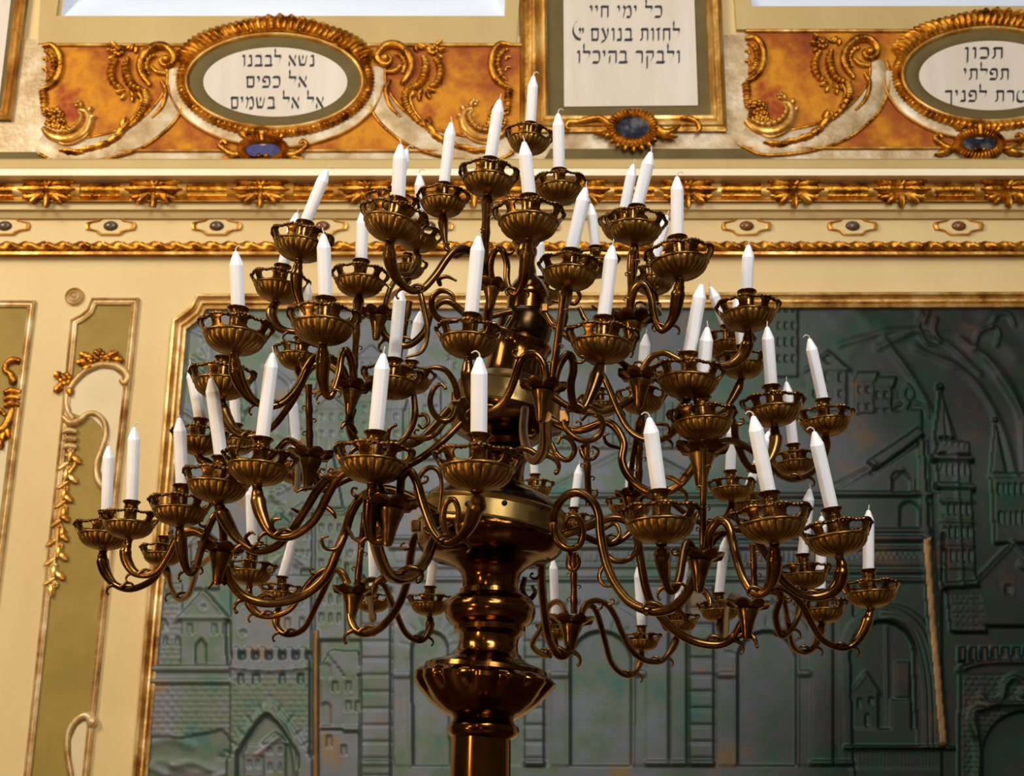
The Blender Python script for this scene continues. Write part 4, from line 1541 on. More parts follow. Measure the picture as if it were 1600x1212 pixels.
def flute(r, z, t):
    k = max(0.0, min(1.0, (-z) / 0.03)) * max(0.0, min(1.0, (z + 0.235) / 0.035))
    return r * (1 + 0.06 * k * (abs(math.sin(FL * t / 2)) ** 0.5 - 0.7)), z


mb = MB()
mb.lathe([(0.0, -0.245), (0.045, -0.245), (0.05, -0.233), (0.10, -0.227), (0.19, -0.208), (0.275, -0.176), (0.340, -0.130), (0.382, -0.076), (0.399, -0.026),
          (0.402, -0.012), (0.415, -0.008), (0.43, 0.004), (0.428, 0.02), (0.41, 0.028), (0.385, 0.026), (0.36, 0.0), (0.28, -0.04), (0.16, -0.06), (0.0, -0.065)], 176, fn=flute)
bowl_src = mb.build('candle_cup', 'cup_bronze', None, angle=60)
bowl_me = bowl_src.data
mb = MB()
NP = 8
NT, NS = 160, 15
ts = np.linspace(0, 2 * PI, NT, endpoint=False)
sp_ = spline([(0.405, 0.012), (0.424, 0.042), (0.450, 0.085), (0.470, 0.125), (0.482, 0.165)], 8)
sp_ = np.array([[np.interp(u, np.linspace(0, 1, len(sp_)), sp_[:, k]) for k in (0, 1)] for u in np.linspace(0, 1, NS)])
vs, fs = [], []
for i, t in enumerate(ts):
    for r, z in sp_:
        vs.append((r * math.cos(t), r * math.sin(t), z))
for i in range(NT):
    f = (i + 0.5) / NT * NP % 1 - 0.5
    for k in range(NS - 1):
        v = (k + 0.5) / (NS - 1)
        if (abs(f) / 0.31) ** 2.6 + (abs(v - 0.50) / 0.36) ** 2.6 < 1:
            continue
        a_, b_ = i * NS, ((i + 1) % NT) * NS
        fs.append((a_ + k, b_ + k, b_ + k + 1, a_ + k + 1))
me_ = bpy.data.meshes.new('band')
me_.from_pydata(vs, [], fs)
tmp = link(bpy.data.objects.new('band', me_))
md_ = tmp.modifiers.new('t', 'SOLIDIFY')
md_.thickness, md_.offset = 0.034, 0
md_ = tmp.modifiers.new('s', 'SUBSURF')
md_.levels = md_.render_levels = 1
dg_ = bpy.context.evaluated_depsgraph_get()
ev_ = tmp.evaluated_get(dg_).to_mesh()
mb.add([tuple(v.co) for v in ev_.vertices], [tuple(p.vertices) for p in ev_.polygons])
bpy.data.objects.remove(tmp)
ts = np.linspace(0, 2 * PI, 192, endpoint=False)
g = np.zeros((192, 8, 3))
for i, t in enumerate(ts):
    rm = 0.472 + 0.022 * abs(math.cos(NP * t / 2)) + 0.004 * math.sin(56 * t)
    zm_ = 0.164 + 0.012 * math.cos(NP * t)
    tr = 0.026 + 0.008 * math.sin(56 * t)
    for j in range(8):
        a = 2 * PI * j / 8
        r = rm + tr * math.cos(a)
        g[i, j] = (r * math.cos(t), r * math.sin(t), zm_ + tr * 0.9 * math.sin(a))
mb.grid(g, close_u=True, close_v=True, flip=True)
rim_src = mb.build('openwork_rim', 'bronze', None, angle=70)
rim_me = rim_src.data
mb = MB()
mb.lathe([(0.10, -0.062), (0.11, 0.0), (0.105, 0.20), (0.112, 0.30), (0.12, 0.305), (0.12, 0.315), (0.108, 0.32), (0.112, 0.36), (0.13, 0.385), (0.15, 0.40), (0.155, 0.41), (0.15, 0.42), (0.10, 0.42), (0.095, 0.36), (0.0, 0.36)], 28)
sock_src = mb.build('socket', 'bronze', None, angle=35)
sock_me = sock_src.data
for o in (bowl_src, rim_src, sock_src):
    bpy.data.objects.remove(o)

DC = 0.134
# key: ledge centre x, y, width in photo px, depth (None = from width), tilt in degrees, candle (tip x, y, base x, y) or None, label
CUPS = {
 'a1': (826, 217, 76, 3.25, 6, (834, 112, 826, 190), 'white candle in the topmost cup at the peak of the candelabrum'),
 'a2': (763, 279, 94, 2.95, 4, (782, 148, 770, 243), 'tall leaning candle in the second highest cup, beside the gilt hooked leaf'),
 'a3': (874, 290, 86, 3.05, 0, (872, 170, 872, 259), 'upright candle before the frame of the tall tablet, cup right beneath its olive mount'),
 'a4': (692, 315, 82, 3.0, 2, (706, 184, 697, 281), 'thin white candle with a straight wick before the orange marbling of the complete oval'),
 'a5': (826, 345, 112, 2.62, 2, (818, 213, 823, 306), 'candle overlapping the topmost cup, in the cup hanging over the upper finial'),
 'a6': (613, 345, 108, 2.55, 11, (626, 217, 618, 308), 'thick front candle of the close pair below the spandrel of the complete oval'),
 'a7': (612, 318, 84, 3.05, 8, (638, 226, 622, 318), 'thin candle mostly hidden behind the thick candle below the complete oval'),
 'a8': (652, 372, 76, 3.1, 10, (655, 264, 648, 345), 'short candle with a curled wick before the gilt cornice, base hidden behind a cup'),
 'a9': (636, 415, 62, 3.3, 4, None, ''),
 'b1': (470, 370, 98, 2.95, 7, (514, 258, 480, 346), 'strongly leaning candle before the gilded cornice moulding'),
 'b2': (436, 440, 92, 3.1, 6, (466, 326, 440, 415), 'leaning candle half hidden behind the cup of the strongly leaning one'),
 'b3': (505, 503, 115, None, 2, (505, 357, 505, 464), 'upright candle standing before the half hidden brown frieze medallion'),
 'b4': (562, 430, 90, 2.95, 2, (567, 322, 563, 402), 'candle rising beside the close pair, its tip behind their cup'),
 'b5': (367, 519, 116, None, 3, (368, 384, 370, 486), 'upright candle before the notched corner of the relief frame'),
 'b6': (346, 590, 104, 2.85, 2, None, ''),
 'b7': (733, 522, 108, 2.48, 4, (749, 360, 735, 487), 'tall front candle leaning beside the upper shaft, below the topmost tier'),
 'b8': (890, 418, 100, 2.7, 4, (917, 285, 901, 388), 'leaning candle in front of its hidden twin before the cornice beyond the finial'),
 'b9': (930, 408, 76, 3.1, 2, (922, 311, 925, 387), 'narrow candle hidden behind the leaning candle beyond the finial'),
 'c1': (993, 342, 96, 2.85, 5, (1019, 230, 1000, 312), 'right leaning front candle of the crossing pair below the dark oval recess'),
 'c2': (974, 350, 78, 3.2, 3, (991, 250, 982, 332), 'rear candle of the crossing pair below the dark oval recess'),
 'c3': (1062, 404, 108, 2.75, -3, (1058, 268, 1059, 374), 'upright candle in the dark cup before the cornice, crossing the rope moulding'),
 'c4': (1020, 446, 78, 3.15, 3, (1044, 330, 1026, 412), 'leaning candle behind the dark cup under the first red brown medallion'),
 'c5': (941, 520, 114, None, 4, (958, 375, 945, 479), 'tall leaning candle in the large golden cup before the relief top edge'),
 'c6': (1169, 484, 100, 2.95, 0, (1170, 375, 1169, 459), 'upright candle before the plain cream band, under the first red brown medallion'),
 'c7': (1160, 566, 80, 3.15, 2, (1150, 455, 1152, 540), 'candle with a thin pointed wick peeping behind the cup before the relief top edge'),
 'c8': (1075, 582, 112, None, 4, (1098, 436, 1081, 548), 'thick candle with a long curled wick above the double stacked cups'),
 'c9': (1138, 535, 84, 3.25, 2, (1107, 442, 1107, 530), 'candle just behind the thick one with the long curled wick'),
 'd1': (1098, 656, 108, 2.62, -1, (1106, 503, 1105, 628), 'candle rising from the lower of the double stacked cups'),
 'd2': (1209, 632, 100, 2.85, -2, (1198, 503, 1206, 598), 'candle leaning slightly away from the relief houses, in the cup below the high thin tower'),
 'd3': (1290, 650, 90, 3.05, -2, (1263, 522, 1280, 618), 'highest leaning candle before the gabled houses of the relief'),
 'd4': (1243, 718, 78, 3.25, -3, (1228, 590, 1246, 683), 'candle passing behind the two cups before the relief houses'),
 'e1': (612, 586, 98, 2.75, 4, (627, 442, 617, 549), 'front candle of the two beside the upper scrolled loop'),
 'e2': (640, 590, 80, 3.2, 4, (658, 480, 645, 553), 'rear tilted candle beside the upper scrolled loop'),
 'e3': (310, 684, 88, 2.95, 2, (296, 563, 304, 656), 'candle leaning towards the relief frame, highest of the outer cluster beside the olive panel'),
 'e4': (340, 752, 112, None, 4, (328, 583, 341, 707), 'candle leaning outwards in the cup nestled behind the wide front cup'),
 'e5': (404, 722, 116, None, 4, (427, 543, 410, 674), 'tall cream candle leaning inwards in the wide front cup beside the outer cluster'),
 'e6': (583, 718, 126, None, 3, (600, 543, 589, 670), 'tall front candle leaning inwards above the flat ribbon arm'),
 'e7': (746, 731, 138, None, 2, (749, 548, 744, 683), 'large front candle with a hooked wick standing before the middle drum'),
 'e8': (281, 793, 100, 2.75, 1, (280, 645, 281, 752), 'upright candle before the vertical gilt frame of the relief'),
 'e9': (202, 817, 92, 2.9, 1, (210, 660, 206, 778), 'candle with a curled wick before the cream strip beside the narrow olive panel'),
 'f1': (162, 832, 94, 3.1, 2, (170, 690, 169, 795), 'outermost candle, standing before the narrow olive panel'),
 'f2': (1033, 812, 128, None, -1, (1013, 643, 1025, 771), 'front candle with a drooping wick leaning away from the drum'),
 'f3': (1208, 815, 124, None, -4, (1175, 641, 1196, 770), 'thick front candle below the cup with the relief houses behind'),
 'f4': (1308, 828, 116, None, -6, (1270, 666, 1298, 780), 'thick tilted front candle before the sloping roof of the relief church'),
 'f5': (1361, 922, 92, 3.1, -2, (1357, 790, 1357, 887), 'outermost lowest candle before the arch of the relief church'),
 'f6': (1257, 895, 84, 3.25, -1, (1266, 757, 1258, 861), 'candle with a dark wick between the two tilted front candles'),
 'f7': (1285, 952, 82, 3.4, -2, (1284, 800, 1281, 915), 'candle almost hidden beneath the tilted front cup near the church arch'),
 'f8': (1125, 948, 70, 3.6, -1, (1134, 834, 1130, 914), 'cream candle showing through behind the arm of the front cup'),
 'g1': (1060, 972, 66, 3.7, 0, (1074, 852, 1066, 940), 'pale candle stub hidden behind the flower pan over the main scrolled arm'),
 'g2': (1003, 995, 62, 3.75, 0, (996, 880, 999, 966), 'low candle between the two great lower arms'),
 'g3': (897, 815, 62, 3.85, 0, (906, 720, 898, 790), 'candle showing through the great gilt scroll beside the drum'),
 'g4': (836, 766, 60, 3.9, 0, (831, 668, 827, 744), 'short candle standing behind the neck above the drum'),
 'g5': (868, 985, 62, 3.8, 0, (864, 868, 867, 955), 'candle directly behind the drum edge, above the small hanging flower pan'),
 'g6': (671, 941, 70, 3.65, 1, (681, 836, 679, 911), 'low candle beside the necking under the drum'),
 'g7': (582, 940, 62, 3.75, 1, (581, 826, 584, 906), 'low candle behind the flat ribbon arm'),
 'g8': (438, 928, 68, 3.6, 3, (470, 800, 446, 898), 'leaning low candle crossing behind the lower arms, before the relief gables'),
 'g9': (391, 896, 80, 3.4, 3, (391, 750, 391, 865), 'low upright candle under the wide front cup of the outer cluster'),
 'h1': (463, 735, 70, 3.5, 2, (456, 612, 459, 702), 'candle behind the leafed upright stem of the flower pan'),
 'h2': (366, 688, 76, 3.3, 2, (362, 560, 362, 652), 'candle hidden behind the empty cup near the relief frame'),
 'h3': (254, 866, 72, 3.3, 1, None, ''),
 'h4': (467, 560, 80, 3.1, 3, (483, 435, 480, 530), 'candle mostly hidden behind the upright one of the second tier, beside the leafy relief corner'),
 'h5': (1003, 622, 80, 3.1, 1, (1010, 515, 1003, 590), 'pointed candle behind the large golden cup, above the relief planks'),
 'h6': (937, 630, 70, 3.4, 1, (944, 520, 938, 603), 'candle glimpsed under the large golden cup'),
 'h7': (1143, 768, 76, 3.4, -1, (1144, 655, 1143, 736), 'candle seen behind the long curled wick candle, above the front cups'),
 'h8': (1172, 785, 72, 3.5, -1, (1204, 668, 1192, 752), 'candle tip peeping behind the thick front candle near the relief houses'),
 'h9': (985, 790, 76, 3.45, 0, (988, 710, 988, 758), 'candle behind the front one with the drooping wick'),
 'i1': (590, 700, 70, 3.5, 1, (599, 640, 592, 700), 'candle glimpsed between the scrolls beside the ribbon arm front candle'),
 'i2': (845, 455, 70, 3.4, 2, (842, 360, 842, 442), 'candle behind the upper finial'),
}
BOTTOM = dict(a1=243, a2=310, a3=322, a4=341, a5=380, a6=381, a8=395, b1=411, b2=475, b3=541, b4=466, b5=557, b7=562, b8=456, c1=385, c3=441, c4=462, c5=570, c6=520, c8=625, d1=690,
              d2=668, d3=683, d4=745, e1=625, e3=712, e4=787, e5=760, e6=757, e7=769, e8=823, e9=843, f1=860, f2=850, f3=850, f4=870, f5=950, f6=921, f8=972, g2=1018, g4=780, g6=962, g8=945, g9=915,
              h4=580, h7=785, h3=885, b6=626)
CP = {}
WICKS = random.Random(3)
CANDLES = []


def tiltmat(t):
    a = math.radians(t)
    return Matrix.Rotation(a, 3, 'Y')


for key, (cx, cy, w, dep, tilt, candle, label) in CUPS.items():
    d = dep or F_PX * DC / w
    sc = w * d / F_PX
    el = PITCH + math.atan((606 - cy) / F_PX)
    if key in BOTTOM:
        cy = BOTTOM[key] - w * math.hypot(0.40 * math.sin(el), 0.232 * math.cos(el))
    else:
        cy = cy + 0.25 * math.sin(el) * w
    c = P3(cx, cy, d)
    o = link(bpy.data.objects.new('candle_cup', bowl_me))
    o.parent = cand
    o.location = (c - BASE).tolist()
    o.rotation_euler = (0, math.radians(tilt), WICKS.uniform(0, 0.8))
    R3 = Matrix.Rotation(math.radians(tilt), 3, 'Y')
    o.rotation_euler = (R3 @ Matrix.Rotation(WICKS.uniform(0, 0.8), 3, 'Z')).to_euler()
    o.scale = (sc, sc, sc)
    for nm, me in (('openwork_rim', rim_me), ('socket', sock_me)):
        k = link(bpy.data.objects.new(nm, me))
        k.parent = o
    up = np.array(R3 @ Vector((0, 0, 1)))
    CP[key] = dict(c=c, d=d, s=sc, up=up, bottom=c - up * 0.235 * sc, px=(cx - 0.23 * w * math.sin(math.radians(tilt)), cy + 0.23 * w * math.cos(el)), w=w)
    if candle:
        CANDLES.append((key, candle, label))

# ---------------------------------------------------------------- candles
for key, (tx, ty, bx, by), label in CANDLES:
    cup = CP[key]
    d = cup['d']
    sx = cup['c'] + cup['up'] * 0.40 * cup['s']          # mouth of the socket
    tip, base = P3(tx, ty, d), P3(bx, by, d)
    ax = tip - base
    L = np.linalg.norm(ax)
    ax /= L
    foot = sx - ax * 0.04 * cup['s'] / 0.134 * 0.134
    foot = sx + ax * (-0.03 * cup['s'])
    # keep the photographed tip
    vec = tip - foot
    L = np.linalg.norm(vec)
    r = 0.0124 * min(1.0, cup['s'] / 0.120) if cup['s'] < 0.12 else 0.0124
    root = thing('candle', label, 'candle', foot, 'candles on the bronze candelabrum')
    Rm = Vector((0, 0, 1)).rotation_difference(Vector(vec)).to_matrix()
    Lc = L - 0.010
    body = MB()
    tiplen = 0.024
    prof = [(r * 0.96, 0), (r, 0.004), (r, Lc * 0.5), (r, Lc - tiplen), (r * 0.97, Lc - tiplen + 0.001), (r * 0.66, Lc - tiplen * 0.5), (r * 0.36, Lc - tiplen * 0.08), (r * 0.22, Lc), (0, Lc + 0.001)]
    m4 = np.eye(4)
    m4[:3, :3] = np.array(Rm)
    m4[:3, 3] = foot
    body.lathe(prof, 24, m4, fn=lambda rr_, z, t: (rr_ * (1 + 0.03 * math.cos(6 * t)), z))
    body.build('wax_body', 'wax', root, angle=17)
    wk = MB()
    q = [(0, 0, Lc - 0.004), (0.0004, 0, Lc + 0.004)]
    sgn = WICKS.choice([-1, 1])
    bend = WICKS.random()
    curl = {'e7': -1, 'f2': -1, 'f4': -1, 'c8': -1, 'd3': -1, 'f3': -1, 'b5': 1, 'b1': 1, 'e9': 1, 'c3': 1, 'a7': 1, 'a8': 1, 'a3': 1, 'a1': 1}.get(key)
    if curl:
        q += [(0.003 * curl, 0, Lc + 0.0085), (0.007 * curl, 0, Lc + 0.0095), (0.012 * curl, 0.001, Lc + 0.0065)]
    else:
        q += [(0.001 * sgn, 0, Lc + 0.008), (0.002 * sgn * bend, 0.001, Lc + 0.012)]
    q = spline(q, 4) @ np.array(Rm).T + foot
    wk.tube(q, [0.0016, 0.0012, 0.0011, 0.0009], 6)
    wk.build('wick', 'wick', root)

# ---------------------------------------------------------------- arms


def px_path(pts, d0, d1, n=8, dmid=None):
    q = spline(pts, n)
    L = np.concatenate([[0], np.cumsum(np.linalg.norm(np.diff(q, axis=0), axis=1))])
    L /= L[-1]
    dd = np.interp(L, [0, 1], [d0, d1]) if dmid is None else np.interp(L, [0, 0.5, 1], [d0, dmid, d1])
    # ease so that the depth settles near the ends
    return np.array([P3(x, y, z) for (x, y), z in zip(q, dd)]), q, dd


def curl(mb, p, q, dep, size, turn, r):
    """small tapering leaf curl leaving point p (photo px) along direction q, turning with sign turn"""
    a = math.atan2(-q[1], q[0])
    pts = [p]
    x, y = p
    n = 11
    for k in range(n):
        a += turn * (0.12 + 0.045 * k)
        st = size * (0.26 - 0.014 * k)
        x += st * math.cos(a)
        y -= st * math.sin(a)
        pts.append((x, y))
    P = np.array([P3(u, v, dep - 0.002) for u, v in pts])
    rr_ = np.interp(np.linspace(0, 1, len(P)), [0, 0.25, 0.8, 1], [r * 0.8, r * 0.62, r * 0.34, r * 0.42])
    mb.tube(P, rr_, 8)
    mb.ball(P[-1], r * 0.5, 8)


def arm(pts, d0, d1, r0, r1=None, curls=2, funnel=None, mat='bronze', dmid=None, name='arm', flat=1.0):
    """r in photo px at the arm's depth"""
    P, q, dd = px_path(pts, d0, d1, 8, dmid)
    n = len(P)
    r1 = r1 or r0
    rad = np.linspace(r0, r1, n) * dd / F_PX
    if funnel is not None:                     # swelling thistle under the cup
        L = np.concatenate([[0], np.cumsum(np.linalg.norm(np.diff(P, axis=0), axis=1))])
        e = (L[-1] - L) / funnel
        bell = np.interp(e, [0, 0.05, 0.12, 0.22, 0.45, 0.8, 1.2], [0.55, 0.5, 0.6, 1.0, 0.86, 0.5, 0.0])
        rad = np.maximum(rad, bell * 0.105 * funnel)
        rad[e < 0.14] = (np.interp(e[e < 0.14], [0, 0.05, 0.14], [0.075, 0.06, 0.085])) * funnel
    mb = MB()
    mb.tube(P, rad, 14, flat=flat, flat_dir=(0, 1, 0))
    o = mb.build(name, mat, cand, angle=60)
    if curls:
        lo = int(np.argmax(q[:, 1]))
        lo = min(max(lo, 4), n - 5)
        base_r = float(r1 * dd[lo] / F_PX)
        t = q[lo + 2] - q[lo - 2]
        t = t / (np.linalg.norm(t) + 1e-9)
        size = max(12, 3.2 * r1)
        cm = MB()
        sgn = 1 if t[0] > 0 else -1
        k0 = max(2, lo - 8)
        tt = q[k0 + 2] - q[k0 - 2]
        tt = tt / (np.linalg.norm(tt) + 1e-9)
        # volute on the inner side of the bend, opening back towards the start
        curl(cm, tuple(q[min(n - 3, lo + 4)]), -t * 0.6 + np.array([0, -0.8]), dd[lo], size * 0.95, sgn, base_r * 0.8)
        # leaf tip that runs on past the bend
        k1 = min(n - 3, lo + 7)
        t1 = q[k1 + 1] - q[k1 - 1]
        curl(cm, tuple(q[k1]), t * 0.9 + np.array([0, 0.15]), dd[k1], size * 0.7, -sgn * 0.6, base_r * 0.85)
        cm.build('leaf_curl', mat, o, angle=60)
    if curls > 1:
        hi = int(np.argmin(q[:n // 2 + 1, 1]))
        hi = min(max(hi + 7, 4), n - 6)
        t = q[hi + 1] - q[hi - 1]
        t = t / (np.linalg.norm(t) + 1e-9)
        cm = MB()
        sgn = 1 if t[0] > 0 else -1
        curl(cm, tuple(q[hi]), t + np.array([0.35 * sgn, 0]), dd[hi], max(9, 2.2 * r0), sgn * 1.1, r0 * dd[hi] / F_PX * 0.7)
        cm.build('leaf_curl', mat, o, angle=60)
    return o


HUB = {
 'H3': (612, 782, 42, 2.36), 'L1': (347, 852, 36, 2.85), 'H2': (487, 706, 34, 2.85), 'H4': (553, 919, 32, 3.35), 'H5': (1094, 864, 36, 2.5), 'H6': (1168, 940, 34, 3.0),
 'H7': (893, 964, 34, 3.4), 'H8': (849, 600, 36, 2.42), 'H9': (1000, 583, 34, 3.0), 'H10': (988, 494, 34, 2.8), 'H11': (551, 600, 31, 2.65), 'H12': (769, 442, 26, 2.72),
 'H13': (592, 486, 28, 2.95), 'H14': (1097, 696, 40, 2.66), 'H15': (985, 770, 24, 3.2),
}
HC = {}
for key, (x, y, rpx, d) in HUB.items():
    c = P3(x, y, d)
    s = rpx * d / F_PX
    HC[key] = dict(c=c, d=d, px=(x, y))
    mb = MB()

    def petal(r, z, t):
        k = max(0, (r / s - 0.5) / 0.5)
        w_ = abs(math.sin(4 * t)) ** 0.6
        return r * (1 + 0.14 * k * (w_ - 0.5)), z - s * 0.25 * k * (1 - w_)
    Rm = np.eye(4)
    Rm[:3, :3] = np.array(tiltmat(4))
    Rm[:3, 3] = c
    mb.lathe([(0.0, -0.35 * s), (0.42 * s, -0.34 * s), (0.60 * s, -0.30 * s), (0.80 * s, -0.16 * s), (1.0 * s, -0.02 * s), (1.02 * s, 0.04 * s), (0.9 * s, 0.06 * s), (0.5 * s, 0.03 * s), (0.2 * s, 0.06 * s), (0, 0.08 * s)], 64, Rm, petal)
    pan = mb.build('flower_pan', 'bronze', cand, angle=50)
    mb = MB()
    mb.lathe([(0, -1.75 * s), (0.16 * s, -1.7 * s), (0.22 * s, -1.55 * s), (0.28 * s, -1.2 * s), (0.38 * s, -0.8 * s), (0.50 * s, -0.5 * s), (0.52 * s, -0.36 * s), (0.44 * s, -0.30 * s), (0, -0.30 * s)], 20, Rm)
    mb.build('funnel', 'bronze', pan, angle=50)

